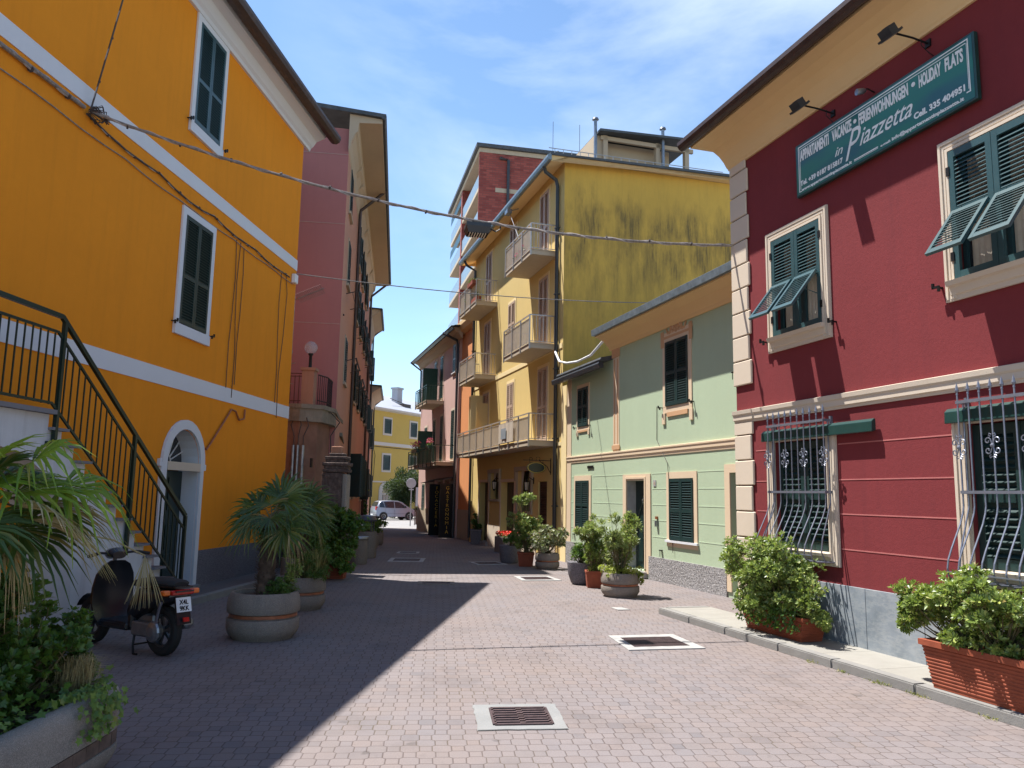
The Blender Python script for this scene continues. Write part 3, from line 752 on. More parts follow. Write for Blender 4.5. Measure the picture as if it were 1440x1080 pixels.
b = MB(F); b.X = lambda p: (7.03 + p[0] * .8 + p[1] * .3, .16 + p[1], 6.33 + p[2] - p[1] * .2); b.lathe([(.02, -.05), (.035, -.03), (.04, .03), (.038, .05), (.0, .045)], n=14, axis='y'); b.build('lamp_head', M['alu'], L, True)

# ================================================================== GREEN HOUSE
F, loc, rz = frame(AR, 7.75, 15, 0, 1)
H = thing('sage_green_house', 'sage green two storey house with peach painted window surrounds between the red and yellow houses', 'house', loc, rz)
wall(H, F, 'wall', M['green'], 9.6, 17.40, -.1, 5.30, [(15.69, 16.60, .14, 2.06), (11.6, 12.35, .1, 2.15)], .30, 6)
wall(H, F, 'wall', M['green'], 17.40, 20.42, -.1, 4.98, [], .1, 6)
for q in ((9.6, 11.5, -.1, .47), (12.5, 15.50, -.1, .475), (16.80, 20.42, -.1, .50)): strips(H, F, 'plinth', 'roughcast', [q], .03)
for z in (2.20, 1.88, 1.55, 1.23, .89):
    for a, c in ((12.55, 13.46), (14.73, 15.36), (16.84, 18.62), (19.95, 20.1)): b = MB(F); b.box(a, c, .0005, .004, z - .009, z + .009); b.build('render_joint', M['green_groove'], H)
prism(H, F, 'string_course', 'peach', [(0, 2.57), (.012, 2.57), (.018, 2.62), (.03, 2.64), (.03, 2.70), (.042, 2.72), (.042, 2.75), (0, 2.76)], 9.6, 20.42)
strips(H, F, 'pilaster', 'peach', [(17.02, 17.36, 2.76, 5.0)], .010)
b = MB(F)
for z, h in ((2.80, .10), (5.0, .22)): b.box(16.97, 17.40, .011, .03, z, z + h)
b.box(17.08, 17.13, .0105, .016, 2.95, 4.95); b.box(17.25, 17.30, .0105, .016, 2.95, 4.95)
b.build('pilaster_trim', M['peach_dark'], H)
strips(H, F, 'corner_strip', 'peach', [(20.12, 20.425, .5, 2.57), (20.12, 20.425, 2.76, 4.9)], .014)
prism(H, F, 'eaves_cornice', 'soffit', [(0, 5.20), (.03, 5.20), (.06, 5.27), (.20, 5.42), (.36, 5.50), (.42, 5.51), (.42, 5.66), (0, 5.66)], 9.6, 17.52)
prism(H, F, 'gutter', 'gutter_grey', [(.425, 5.54), (.50, 5.54), (.51, 5.68), (.44, 5.72), (-5, 5.80), (-5, 5.665), (.425, 5.665)], 9.6, 17.55)
prism(H, F, 'slate_roof', 'slate', [(.30, 4.93), (.32, 4.97), (.30, 5.02), (-5, 6.2), (-5, 6.1), (0, 4.985)], 17.42, 20.5)
prism(H, F, 'gutter', 'pipe_grey', [(.24, 4.80), (.26, 4.76), (.36, 4.76), (.38, 4.86), (.36, 4.90), (.25, 4.90)], 17.40, 20.75)
window(H, F, 13.76, 14.69, 3.55, 4.90, .13, .02, 'shut', 'peach', .048, 0, True, .48)
b = MB(F)                                                       # painted crest over the upper window
b.box(13.57, 14.88, .0202, .026, 4.97, 5.02); b.box(13.57, 13.70, .0202, .028, 4.80, 5.14); b.box(14.75, 14.88, .0202, .028, 4.80, 5.14)
cx, cz = 14.225, 5.06
for r0, r1, o in ((.20, .26, .034), (.11, .15, .03)):
    for k in range(12):
        t0, t1 = PI * k / 12, PI * (k + 1) / 12
        q = [(cx + r * cos(t), cz + r * 1.25 * sin(t)) for r, t in ((r0, t0), (r1, t0), (r1, t1), (r0, t1))]
        A = [b.pt((x, o, z)) for x, z in q]; B = [b.pt((x, .002, z)) for x, z in q]; b.face(A)
        for i in range(4): b.face([A[i], A[(i + 1) % 4], B[(i + 1) % 4], B[i]])
for k in range(5):
    t = PI * (k + .5) / 5; b.bar((cx, .02, cz), (cx + .2 * cos(t), .02, cz + .24 * sin(t)), .02, .03)
for sg in (-1, 1):
    b.tube([(cx + sg * (.26 + .02 * i), .022, 5.05 + .035 * sin(i * 1.1) + .012 * i) for i in range(9)], .018, 5)
b.build('painted_crest', M['peach_dark'], H)
b = MB(F)
for k in range(24):
    t0, t1 = PI * k / 24, PI * (k + 1) / 24
    b.poly([(cx, .0155, cz - .05), (cx + .25 * cos(t0), .0155, cz + .31 * sin(t0)), (cx + .25 * cos(t1), .0155, cz + .31 * sin(t1))])
b.box(13.58, 14.87, .002, .0195, 5.03, 5.10)
b.build('crest_field', M['peach'], H, recalc=False)
strips(H, F, 'apron', 'peach_dark', [(13.80, 14.65, 3.34, 3.43)], .024)
strips(H, F, 'bracket', 'peach', [(13.60, 13.72, 3.20, 3.42)], .03); strips(H, F, 'bracket', 'peach', [(14.73, 14.85, 3.20, 3.42)], .03)
window(H, F, 18.92, 19.62, 3.50, 4.53, .09, .02, 'shut', 'peach', .048, 0, True, .48)
strips(H, F, 'bracket', 'peach', [(18.83, 18.92, 3.27, 3.41)], .03); strips(H, F, 'bracket', 'peach', [(19.62, 19.71, 3.27, 3.41)], .03); strips(H, F, 'apron', 'peach_dark', [(18.95, 19.59, 3.36, 3.41)], .024)
window(H, F, 18.84, 19.74, .90, 2.10, .13, .02, 'shut', 'peach', .048, 0, False, .45)
window(H, F, 13.62, 14.57, .86, 2.08, .13, .02, 'shut', 'peach', .048, .05, False, .45)
b = MB(F)
for q in ((15.42, 15.688, .1, 2.20), (16.602, 16.80, .1, 2.20), (15.688, 16.602, 2.062, 2.20)): b.box(q[0], q[1], .002, .022, q[2], q[3])
b.box(15.64, 15.688, .0225, .035, .1, 2.1); b.box(16.602, 16.65, .0225, .035, .1, 2.1); b.box(15.64, 16.65, .0225, .035, 2.1, 2.14)
d = b.build('door_frame', M['peach'], H)
b = MB(F); b.box(15.70, 16.59, -.26, -.21, .15, 2.055)
b.box(15.80, 16.10, -.21, -.19, .3, .95); b.box(16.2, 16.5, -.21, -.19, .3, .95)
b.tube([(15.80 + .7 * k / 10, -.2, 1.15 + .45 * sin(PI * k / 10)) for k in range(11)], .015, 5)
b.tube([(15.85 + .6 * k / 10, -.2, 1.05 - .25 * sin(PI * k / 10)) for k in range(11)], .012, 5)
dd = b.build('door', M['shut_black'], H)
b = MB(F); b.box(15.691, 15.698, -.295, .001, .14, 2.055); b.box(16.592, 16.599, -.295, .001, .14, 2.055); b.build('door_reveal', M['white_stone'], H)
b = MB(F); b.lathe([(.001, -.20), (.05, -.20), (.055, -.18), (.03, -.175), (.03, -.17), (.001, -.165)], (16.12, 0, 1.68), 14, 'y'); b.tube([(16.12 + .05 * sin(a * PI / 6), -.16, 1.62 + .05 * cos(a * PI / 6)) for a in range(12)], .008, 5); b.build('knocker', M['chrome'], dd, True)
b = MB(F); b.box(15.60, 16.75, -.3, .10, .0, .135); b.build('doorstep', M['white_stone'], H, bevel=.008)
b = MB(F); b.box(15.18, 15.30, .002, .012, 1.93, 2.06); b.build('house_number_tile', M['white_stone'], H)
text(H, F, '13', 15.24, 1.965, .075, .013, 'peach_dark', .9, name='house_number')
b = MB(F); b.box(15.10, 15.17, .002, .04, 1.25, 1.31); b.build('doorbell', M['copper'], H); b = MB(F); b.box(15.10, 15.17, .002, .05, 1.10, 1.22); b.build('doorbell', M['alu'], H)
b = MB(F)
for q in ((12.352, 12.52, .1, 2.30), (11.43, 11.598, .1, 2.30), (11.598, 12.352, 2.152, 2.30)): b.box(q[0], q[1], .002, .022, q[2], q[3])
b.build('door_frame', M['peach'], H); b = MB(F); b.box(11.61, 12.34, -.24, -.2, .12, 2.14); b.build('door', M['wood_dark'], H)
b = MB(F)
for s, z in ((12.15, 3.9), (14.95, .62), (17.95, .66), (19.85, .70)): b.box(s - .04, s + .04, 0, .05, z, z + .02); b.box(s - .005, s + .005, .04, .05, z - .12, z)
b.build('wall_hooks', M['iron'], H)
b = MB(F); b.tube([(15.10, .015, 3.6), (15.12, .012, 2.9), (14.62, .03, 2.4), (14.45, .03, 1.2), (14.43, .03, .62)], .006, 5); b.build('aerial_wire', M['cable_dark'], H)
b = MB(F); b.box(18.55, 18.95, .012, .02, 2.40, 2.47); b.build('vent_grille', M['iron'], H)

# ================================================================== YELLOW HOUSE
F, loc, rz = frame(AR, 7.75, 26, 0, 1)
H = thing('yellow_apartment_house', 'tall pale yellow apartment house with beige shutters, balconies and mildewed end wall', 'apartment house', loc, rz)
YH = [(28.56, 29.9, -.3, 2.16), (25.3, 26.9, -.3, 2.14), (22.08, 22.86, -.3, 2.12), (27.1, 28.3, 1.55, 2.48), (23.5, 24.95, 1.2, 2.48)]
wall(H, F, 'wall', M['yellow'], 20.85, 31.42, -.4, 11.46, YH, .3)
b = MB(F); b.poly([(20.85, 0, -.4), (20.85, -11, -.4), (20.85, -11, 11.5), (20.85, 0, 11.46)]); b.build('end_wall', M['stained'], H, recalc=False)
b = MB(F); b.poly([(31.42, 0, -.4), (31.42, 0, 11.46), (31.42, -11, 11.46), (31.42, -11, -.4)]); b.poly([(20.85, -11, -.4), (31.42, -11, -.4), (31.42, -11, 11.46), (20.85, -11, 11.46)]); b.build('rear_walls', M['yellow'], H, recalc=False)
strips(H, F, 'corner_pilaster', 'yellow_cream', [(20.45, 20.85, -.4, 4.75)], .03)
strips(H, F, 'cream_band', 'yellow_cream', [(20.9, 31.4, 5.88, 6.03)], .02)
strips(H, F, 'cream_band', 'yellow_cream', [(23.2, 25.4, 3.10, 3.2), (20.9, 21.3, 3.1, 3.2)], .02)
prism(H, F, 'roof', 'soffit', [(0, 11.44), (.03, 11.40), (.50, 11.26), (.52, 11.26), (.52, 11.44), (-11, 11.70), (-11, 11.50), (-.02, 11.48)], 20.58, 31.8)
prism(H, F, 'roof_sheet', 'slate', [(.525, 11.44), (.56, 11.44), (.56, 11.50), (-11, 11.80), (-11, 11.705)], 20.52, 31.85)
prism(H, F, 'gutter', 'gutter_grey', [(.53, 11.27), (.62, 11.27), (.65, 11.35), (.64, 11.43), (.53, 11.43)], 20.5, 31.85)
pipe(H, F, 'drainpipe', 'pipe_grey', [(21.1, .56, 11.3), (21.12, .5, 11.15), (21.2, .14, 10.98), (21.22, .08, 10.8), (21.22, .08, .3)], .055, 8, (9.5, 7.5, 5.3, 3.3, 1.4))
pipe(H, F, 'drainpipe', 'pipe_grey', [(31.15, .56, 11.3), (31.15, .45, 11.1), (31.15, .08, 10.9), (31.15, .08, .0)], .055, 8, (9.5, 7.5, 5.3, 3.3, 1.4))
kw = dict(fr=.10, fo=.015, shut='shut_beige', trim='yellow_cream', pitch=.07, hooks=False)
window(H, F, 22.16, 22.98, 8.92, 11.10, **kw); window(H, F, 25.56, 26.30, 9.60, 11.08, sill=.06, **kw); window(H, F, 28.76, 29.58, 8.92, 11.05, **kw)
window(H, F, 22.16, 22.98, 6.12, 8.36, **kw); window(H, F, 25.56, 26.34, 6.88, 8.36, sill=.06, **kw); window(H, F, 28.76, 29.62, 6.12, 8.30, **kw)
window(H, F, 22.10, 22.98, 3.30, 5.54, **kw); window(H, F, 25.58, 26.34, 3.95, 5.52, sill=.06, **kw); window(H, F, 28.76, 29.62, 3.30, 5.54, **kw)

def balcony(root, F, s0, s1, o1, zb, zr, slab='slab', rail='rail_metal', panelm='rail_panel', step=.055, bw=.018, side_bars=.11, far_side=True, posts=1.05, th=.13, screen=None):
    b = MB(F); b.box(s0, s1, .003, o1, zb, zb + th); b.box(s0 - .02, s1 + .02, .003, o1 + .02, zb + th, zb + th + .03)
    sl = b.build('balcony', M[slab], root)
    b = MB(F); z0 = zb + .02; o = o1 - .005
    b.bar((s0, o, zr), (s1, o, zr), .045, .03); b.bar((s0, o, zr - .10), (s1, o, zr - .10), .02); b.bar((s0, o, zb + th + .07), (s1, o, zb + th + .07), .02)
    for s in (s0, s1): b.bar((s, .02, zr), (s, o, zr), .045, .03); b.bar((s, .02, zb + th + .07), (s, o, zb + th + .07), .02)
    n = max(1, round((s1 - s0) / posts))
    for k in range(n + 1): s = s0 + (s1 - s0) * k / n; b.box(s - .018, s + .018, o + .0, o + .036, z0 - .05, zr)
    oo = .06
    while oo < o - .03:
        for s in (s0, s1): b.box(s - .006, s + .006, oo - .006, oo + .006, zb + th + .07, zr)
        oo += side_bars
    b.build('railing', M[rail], sl)
    b = MB(F); s = s0 + step
    while s < s1 - .01: b.box(s - bw / 2, s + bw / 2, o - .014, o - .004, zb + th + .07, zr - .10); s += step
    b.build('railing_infill', M[panelm], sl)
    return sl
def flowerpots(root, F, s0, s1, o, z, mat='terracotta', flower=None, name='flower_box', label=None, group=None, leaf='leaf_dark', h=.2):
    q = F(s0, o, z)
    m = Matrix.Rotation(root.rotation_euler.z, 3, 'Z'); p = Vector(root.location) + m @ Vector(F((s0 + s1) / 2, o, z))
    t = thing(name, label or 'small terracotta flower box on a balcony', 'flower box', p, root.rotation_euler.z, group)
    L = abs(s1 - s0) / 2
    b = MB(); b.box(-L, L, -.09, .09, 0, .02); b.box(-L, L, -.1, -.08, 0.0, .17); b.box(-L, L, .08, .1, 0, .17); b.box(-L, -L + .02, -.08, .08, 0, .17); b.box(L - .02, L, -.08, .08, 0, .17); b.box(-L + .02, L - .02, -.08, .08, .12, .14)
    b.build('box', M[mat], t)
    b = MB(); rnd = random.Random(int(s0 * 91))
    for k in range(int(L * 260) + 30): leafquad(b, Vector((rnd.uniform(-L, L), rnd.gauss(0, .06), .17 + rnd.random() ** 1.4 * h)), rndv(rnd), rnd.uniform(.035, .07), .6, rnd)
    b.build('plants', M[leaf], t, recalc=False)
    if flower:
        b = MB()
        for k in range(int(L * 110) + 12):
            c = Vector((rnd.uniform(-L, L), rnd.gauss(0, .07), .17 + rnd.uniform(.4, 1.1) * h))
            for j in range(5): leafquad(b, c, rndv(rnd), .035, 1, rnd)
        b.build('flowers', M[flower], t, recalc=False)
    return t
def rndv(r):
    while True:
        v = Vector((r.uniform(-1, 1), r.uniform(-1, 1), r.uniform(-1, 1)))
        if .05 < v.length < 1: return v.normalized()
def leafquad(b, c, d, L, w, rnd, fold=.18):
    """one folded leaf from c along d"""
    u = d.cross(rndv(rnd))
    if u.length < .05: u = d.orthogonal()
    u.normalize(); nrm = d.cross(u)
    b.face([b.pt(c), b.pt(c + d * L * .55 + u * L * w * .5 + nrm * L * fold), b.pt(c + d * L), b.pt(c + d * L * .55 - u * L * w * .5 + nrm * L * fold)])
balcony(H, F, 21.45, 24.10, .80, 8.72, 9.66); balcony(H, F, 27.95, 30.65, .80, 8.68, 9.66)
balcony(H, F, 21.45, 24.10, .80, 5.92, 6.90); balcony(H, F, 27.95, 30.40, .80, 5.92, 6.86)
balcony(H, F, 21.40, 30.45, .80, 3.10, 4.02)
b = MB(F)
for s in (29.9, 29.95): b.box(28.75, 28.78, .05, .5, 3.25, 5.1)
b.box(29.66, 29.70, .03, .5, 3.27, 5.5); b.box(30.1, 30.14, .03, .45, 3.27, 5.5)
b.build('folded_cream_shutter', M['yellow_cream'], H)
# ground floor: doors, draped windows, lanterns
doorsY = [(28.56, 29.9, 2.16), (25.3, 26.9, 2.14)]
for a, c, z in doorsY:
    b = MB(F); b.box(a - .12, a, .002, .03, -.3, z + .1); b.box(c, c + .12, .002, .03, -.3, z + .1); b.box(a, c, .002, .03, z, z + .1); d = b.build('door_frame', M['peach'], H)
    b = MB(F); m = (a + c) / 2
    for p, q in ((a + .01, m - .005), (m + .005, c - .01)):
        b.box(p, q, -.27, -.22, -.28, z - .01); b.box(p + .1, q - .1, -.22, -.205, .1, .9); b.box(p + .1, q - .1, -.22, -.205, 1.05, z - .15)
    b.build('door', M['wood_dark'], H); b = MB(F); b.box(a - .1, c + .1, -.28, .12, -.3, -.02 if a > 28 else .02); b.build('doorstep', M['white_stone'], H)
b = MB(F); panel(b, 22.10, 22.84, -.04, -.2, 2.1, .07, .07, .035, (1.0,)); b.build('door', M['brown_tile'], H)
for a, c, z0, z1 in ((27.1, 28.3, 1.55, 2.48), (23.5, 24.95, 1.2, 2.48)):
    b = MB(F); b.box(a, c, -.2, -.19, z0, z1); b.build('pane', M['glass'], H)
    b = MB(F)                                                     # moulded surround with ears
    b.box(a - .1, a, .002, .05, z0, z1 + .08); b.box(c, c + .1, .002, .05, z0, z1 + .08); b.box(a - .16, c + .16, .002, .10, z1, z1 + .13); b.box(a - .12, c + .12, .002, .08, z0 - .08, z0)
    for sg, s in ((1, a - .1), (-1, c + .1)): b.box(s - .07, s + .07, .002, .09, z1 - .32, z1 - .002)
    w = b.build('window', M['slab'], H)
    b = MB(F)                                                     # gathered curtains hanging outside the glass
    for s, sg in ((a, 1), (c, -1)):
        for k in range(7):
            x0, x1 = s + sg * (.005 + k * .055), s + sg * (.005 + (k + 1) * .055); dz = (z1 - z0) * (1 - k / 7) * .95
            b.poly([(x0, -.12 + .02 * (k % 2), z1), (x1, -.12 + .02 * ((k + 1) % 2), z1), (s + sg * (.01 + (k + 1) * .03), -.12, z1 - dz), (s + sg * (.01 + k * .03), -.12, z1 - dz)])
    b.build('curtain', M['curtain'], w, recalc=False)
for q in ((27.02, 28.42, -.3, .62), (21.3, 21.95, -.3, .5), (23.0, 25.15, -.3, .62)): strips(H, F, 'stone_plinth', 'cream_pale', [q], .03)
def lantern(s, z, label):
    m = Matrix.Rotation(rz, 3, 'Z'); t = thing('wall_lantern', label, 'lantern', Vector(loc) + m @ Vector(F(s, 0, z)), rz, 'iron lanterns by the yellow house doors')
    b = MB(); b.tube([(0, 0, .1), (0, .16, .2), (0, .24, .12)], .012, 6); b.box(-.03, .03, 0, .02, 0, .2); b.lathe([(.01, .13), (.09, .06), (.1, .05)], (0, .24, 0), 6); b.lathe([(.05, -.22), (.06, -.2), (.02, -.26)], (0, .24, 0), 6)
    for k in range(6): a = PI * k / 3; b.bar((.055 * cos(a), .24 + .055 * sin(a), -.2), (.085 * cos(a), .24 + .085 * sin(a), .05), .01)
    b.build('iron_frame', M['iron'], t)
    b = MB(); b.lathe([(.045, -.19), (.075, .045)], (0, .24, 0), 6); b.build('glass', M['curtain'], t)
lantern(26.98, 2.10, 'black iron wall lantern left of the middle door under the long balcony'); lantern(23.3, 2.05, 'black iron wall lantern beside the oval hanging sign')
m = Matrix.Rotation(rz, 3, 'Z')
t = thing('hanging_shop_sign', 'oval sign hanging from a scrolled iron bracket under the long yellow balcony', 'sign', Vector(loc) + m @ Vector(F(21.75, 0, 2.65)), rz)
b = MB(); b.bar((0, 0, .05), (0, .85, .05), .02); b.box(-.01, .01, 0, .02, -.35, .12)
b.tube([(0, .02, -.3), (0, .12, -.12), (0, .3, .0), (0, .36, .04)], .01, 5)
b.tube([(0, .40 + .06 * cos(k * .6), .10 + .05 * sin(k * .6)) for k in range(11)], .007, 5); b.tube([(0, .62 + .05 * cos(k * .6), .09 + .04 * sin(k * .6)) for k in range(11)], .007, 5)
b.bar((0, .25, .05), (0, .25, -.02), .01); b.bar((0, .65, .05), (0, .65, -.02), .01); b.build('bracket', M['iron'], t)
b = MB(); b.X = lambda p: (p[0], .45 + p[1] * 1.0, -.16 + p[2] * .55); b.lathe([(.001, -.015), (.29, -.015), (.29, .015), (.001, .015)], n=24, axis='x'); b.build('board', M['shut_black'], t)
b = MB(); b.X = lambda p: (p[0], .45 + p[1] * 1.0, -.16 + p[2] * .55)
b.lathe([(.25, -.019), (.27, -.019), (.27, .019), (.25, .019), (.25, -.019)], n=24, axis='x'); b.build('rim', M['yellow_letter'], t)
# roof terrace room, chimneys
b = MB(F)
b.box(24, 27.5, -2.75, -2.25, 11.6, 14.02); b.box(24.4, 27.5, -5.3, -2.75, 11.6, 14.0)
pr = b.build('roof_room', M['soffit_grey'], H)
b = MB(F); b.X = lambda p: (p[0], p[1], p[2] - (p[1] + 2.4) * .045)
b.box(23.6, 27.8, -6.0, -2.3, 14.02, 14.10); b.build('roof_room_canopy', M['slate'], H)
b = MB(F)
for o in (-2.62, -4.62, -5.75): b.box(23.9, 24.08, o - .08, o + .08, 11.7, 14.02)
b.box(23.9, 24.0, -6.0, -2.45, 13.86, 14.0)
b.build('terrace_posts', M['soffit_grey'], H)
for o, zt in ((-2.2, 14.45), (-4.75, 14.5)):
    b = MB(F); b.tube([(23.8, o, 11.8), (23.8, o, zt)], .06, 8); b.lathe([(.05, zt), (.12, zt + .02), (.10, zt + .08), (.0, zt + .12)], (23.8, o, 0), 10); b.build('flue', M['alu'], H, True)
b = MB(F)
for o in [-.1 - .28 * k for k in range(14)]: b.box(22.0, 22.02, o - .008, o + .008, 11.6, 12.35)
b.bar((22.01, .1, 12.35), (22.01, -6, 12.4), .02); b.build('roof_railing', M['rail_metal'], H)
YG = 'boxes and pots on the yellow house balconies'
flowerpots(H, F, 22.0, 23.3, .66, 8.88, 'terracotta', 'pink_flower', label='terracotta flower box on the top right yellow balcony', group=YG, h=.12)
flowerpots(H, F, 28.0, 28.9, .7, 8.86, 'terracotta', None, label='terracotta flower box on the top left yellow balcony floor', group=YG, h=.2)
flowerpots(H, F, 28.1, 28.9, .84, 9.50, 'terracotta', None, label='terracotta flower box hung on the rail of the top left yellow balcony', group=YG, h=.08)
m = Matrix.Rotation(rz, 3, 'Z')
t = thing('balcony_plant', 'thin potted plant standing on the top left yellow balcony', 'plant', Vector(loc) + m @ Vector(F(29.6, .6, 8.86)), rz)
b = MB(); b.lathe([(.09, 0), (.12, .2), (.0, .2)], n=12); b.build('pot', M['terracotta'], t, True)
b = MB(); r = random.Random(4)
for k in range(90): leafquad(b, Vector((r.gauss(0, .1), r.gauss(0, .1), r.uniform(.2, .75))), rndv(r), .09, .4, r)
b.build('foliage', M['leaf_olive'], t, recalc=False)
t = thing('washing', 'pale cloth with a blue pattern hung over the long yellow balcony rail', 'cloth', Vector(loc) + m @ Vector(F(23.6, .84, 3.3)), rz)
b = MB()
for i in range(12):
    for j in range(5):
        f = lambda i, j: (-.8 + 1.6 * i / 12, .012 * sin(i * 1.9) + .01, .6 * j / 5)
        b.poly([f(i, j), f(i + 1, j), f(i + 1, j + 1), f(i, j + 1)])
b.build('cloth', M['rail_panel'], t, recalc=False)
b = MB(); b.box(-.1, .45, .03, .034, .12, .45); b.build('printed_patch', plain('blue_grey_print', (.20, .22, .24), .8), t)

# ================================================================== APRICOT + PINK HOUSES
F, loc, rz = frame(AR, 7.95, 32.5, 0, 1)
H = thing('apricot_house', 'narrow apricot orange house front between the yellow and pink houses', 'house', loc, rz)
wall(H, F, 'wall', M['apricot'], 31.44, 34.38, -.5, 9.2, [], .1, 8)
strips(H, F, 'plinth', 'plinth_tan', [(31.44, 34.38, -.5, 1.05)], .03)
prism(H, F, 'eaves_cornice', 'soffit', [(0, 8.8), (.2, 8.9), (.3, 9.1), (.3, 9.25), (-8, 9.5), (-8, 9.2)], 31.44, 34.38)
pipe(H, F, 'drainpipe', 'pipe_grey', [(31.75, .08, 8.8), (31.75, .08, -.2)], .06, 8)
F, loc, rz = frame(AR, 7.85, 38, 0, 1)
H = thing('pink_house', 'pink three storey house with green railed balconies and dark shop boards at its foot', 'house', loc, rz)
PH = [(37.42, 38.38, -.5, 2.28), (35.85, 36.65, -.5, 2.30), (34.75, 35.45, -.5, 2.30), (39.3, 40.2, -.5, 2.2)]
wall(H, F, 'wall', M['pink'], 34.40, 43.75, -.6, 8.95, PH, .3, 9)
for q in ((40.3, 43.77, -.6, .95), (38.5, 39.2, -.6, .95), (36.75, 37.35, -.6, .95)): strips(H, F, 'plinth', 'plinth_tan', [q], .03)
prism(H, F, 'eaves_cornice', 'soffit_grey', [(0, 8.60), (.10, 8.66), (.22, 8.86), (.40, 8.95), (.42, 8.95), (.42, 9.08), (0, 9.2)], 33.9, 43.95)
prism(H, F, 'gutter', 'pipe_grey', [(.43, 8.93), (.52, 8.90), (.56, 9.02), (.44, 9.10), (-9, 10.2), (-9, 9.2), (.6, 9.06)], 33.6, 44.05)
pipe(H, F, 'drainpipe', 'pipe_grey', [(43.6, .7, 8.95), (43.55, .1, 8.5), (43.55, .08, 6.2)], .05); pipe(H, F, 'drainpipe', 'pipe_grey', [(34.9, .70, 8.95), (34.6, .1, 8.6), (34.5, .08, 8.4), (34.5, .08, -.3)], .06)
kw = dict(fr=.11, fo=.02, shut='shut', trim='cream_pale', pitch=.08, hooks=False)
window(H, F, 35.12, 35.66, 7.25, 8.55, sill=.08, **kw); window(H, F, 37.9, 38.5, 6.35, 8.45, **kw); window(H, F, 39.5, 40.05, 7.2, 8.4, **kw)
window(H, F, 35.12, 35.72, 3.30, 5.50, **kw); window(H, F, 37.6, 38.15, 3.30, 5.45, **kw); window(H, F, 39.4, 39.95, 3.30, 5.40, **kw)
window(H, F, 41.6, 42.3, 4.2, 5.2, **kw); window(H, F, 41.8, 42.5, .85, 2.2, **kw); window(H, F, 41.6, 42.2, 7.2, 8.3, **kw)
balcony(H, F, 37.6, 40.6, .85, 6.02, 6.92, 'slab', 'rail_green', 'rail_green', .13, .03, .13)
balcony(H, F, 34.7, 41.9, .9, 2.95, 3.85, 'slab', 'rail_green', 'rail_green', .13, .05, .45)
for s, z0, z1 in ((39.0, 6.1, 7.95), (39.9, 3.1, 4.85)):
    b = MB(F); b.box(s, s + .03, .06, .80, z0, z1); b.build('privacy_screen', M['rail_green'], H)
for a, c, z in ((37.42, 38.38, 2.28), (35.85, 36.65, 2.30), (34.75, 35.45, 2.30), (39.3, 40.2, 2.2)):
    b = MB(F); b.box(a - .09, a, .002, .03, -.5, z + .08); b.box(c, c + .09, .002, .03, -.5, z + .08); b.box(a, c, .002, .03, z, z + .08); b.build('door_frame', M['cream_pale'], H)
    b = MB(F); b.box(a, c, -.28, -.24, -.5, z); b.build('door', M['wood_dark'], H)
    b = MB(F); b.prism([(.03, z + .12), (.5, z + .02), (.5, z + .05), (.03, z + .17)], a - .12, c + .12); b.build('canopy', M['slate'], H)
for s, word in ((37.0, 'FOCACCERIA'), (34.62, 'GASTRONOMIA')):
    m = Matrix.Rotation(rz, 3, 'Z')
    t = thing('shop_board', f'tall black shop board with yellow letters {"left" if s > 36 else "right"} of the other on the pink house front', 'sign', Vector(loc) + m @ Vector(F(s, .06, 0)), rz)
    b = MB(); b.box(-.03, .03, -.05, .62, -.2, 2.15); b.build('board', M['iron'], t)
    Ft = lambda S, O, Z, t=t: (-.04 - O, S, Z)
    for i, ch in enumerate(word): text(t, Ft, ch, .28, 1.90 - i * .19, .20, 0.0, 'yellow_letter', 1.1, fl=1, name='letter')
strips(H, F, 'notice_board', 'cream_pale', [(36.72, 37.3, .3, 1.6)], .05)
flowerpots(H, F, 38.8, 40.3, .95, 3.72, 'rail_green', 'pink_flower', label='green flower box with pale pink blooms at the left of the lower pink house balcony', leaf='leaf_lime', h=.35, group='flower boxes on the pink house balcony')
flowerpots(H, F, 35.6, 36.4, .95, 3.72, 'rail_green', 'pink_flower', label='green flower box with bright pink geraniums at the right of the lower pink house balcony', h=.3, group='flower boxes on the pink house balcony')

# ================================================================== BRICK TOWER BLOCK
F, loc, rz = frameP((-1.6, 60), -.22, 1)
H = thing('brick_apartment_tower', 'tall red brick apartment block with white balconies behind the yellow house', 'apartment block', loc, rz)
b = MB(F); b.box(0, 15.5, -11, 0, -.5, 28.55); b.build('wall', M['brick'], H)
b = MB(F); b.box(-.02, 15.6, -11, 1.35, 28.6, 28.95); b.box(-.015, .0, -11, 0, 25.4, 25.75); b.box(-.015, .0, -11, 0, 22.3, 22.6); b.build('concrete_bands', M['slab'], H)
b = MB(F); b.box(-.25, 15.9, -11.2, 1.6, 28.97, 29.25); b.build('roof', M['slate'], H)
for z in (13.3, 16.4, 19.5, 22.5, 25.5):
    b = MB(F)
    for a, c in ((.15, 8.3), (8.95, 15.4)): b.box(a, c, .003, 1.3, z, z + .28)
    sl = b.build('balcony', M['slab'], H)
    b = MB(F)
    for a, c in ((.15, 8.3), (8.95, 15.4)): b.box(a, c, 1.24, 1.28, z + .28, z + 1.35)
    b.build('parapet_panel', plain('pale_blue_glass_parapet', (.22, .27, .29), .25) if z == 13.3 else bpy.data.materials['pale_blue_glass_parapet'], sl)
    b = MB(F)
    for a, c in ((1.0, 3.4), (5.0, 7.4), (10, 12.0), (13, 14.6)): b.box(a, c, .003, .05, z + .3, z + 2.5)
    b.build('window', M['glass'], sl)
b = MB(F); b.box(8.35, 8.9, .003, 1.34, 10, 28.58); b.box(-.0, .12, .003, 1.34, 10, 28.58); b.build('brick_piers', M['brick'], H)
b = MB(F)
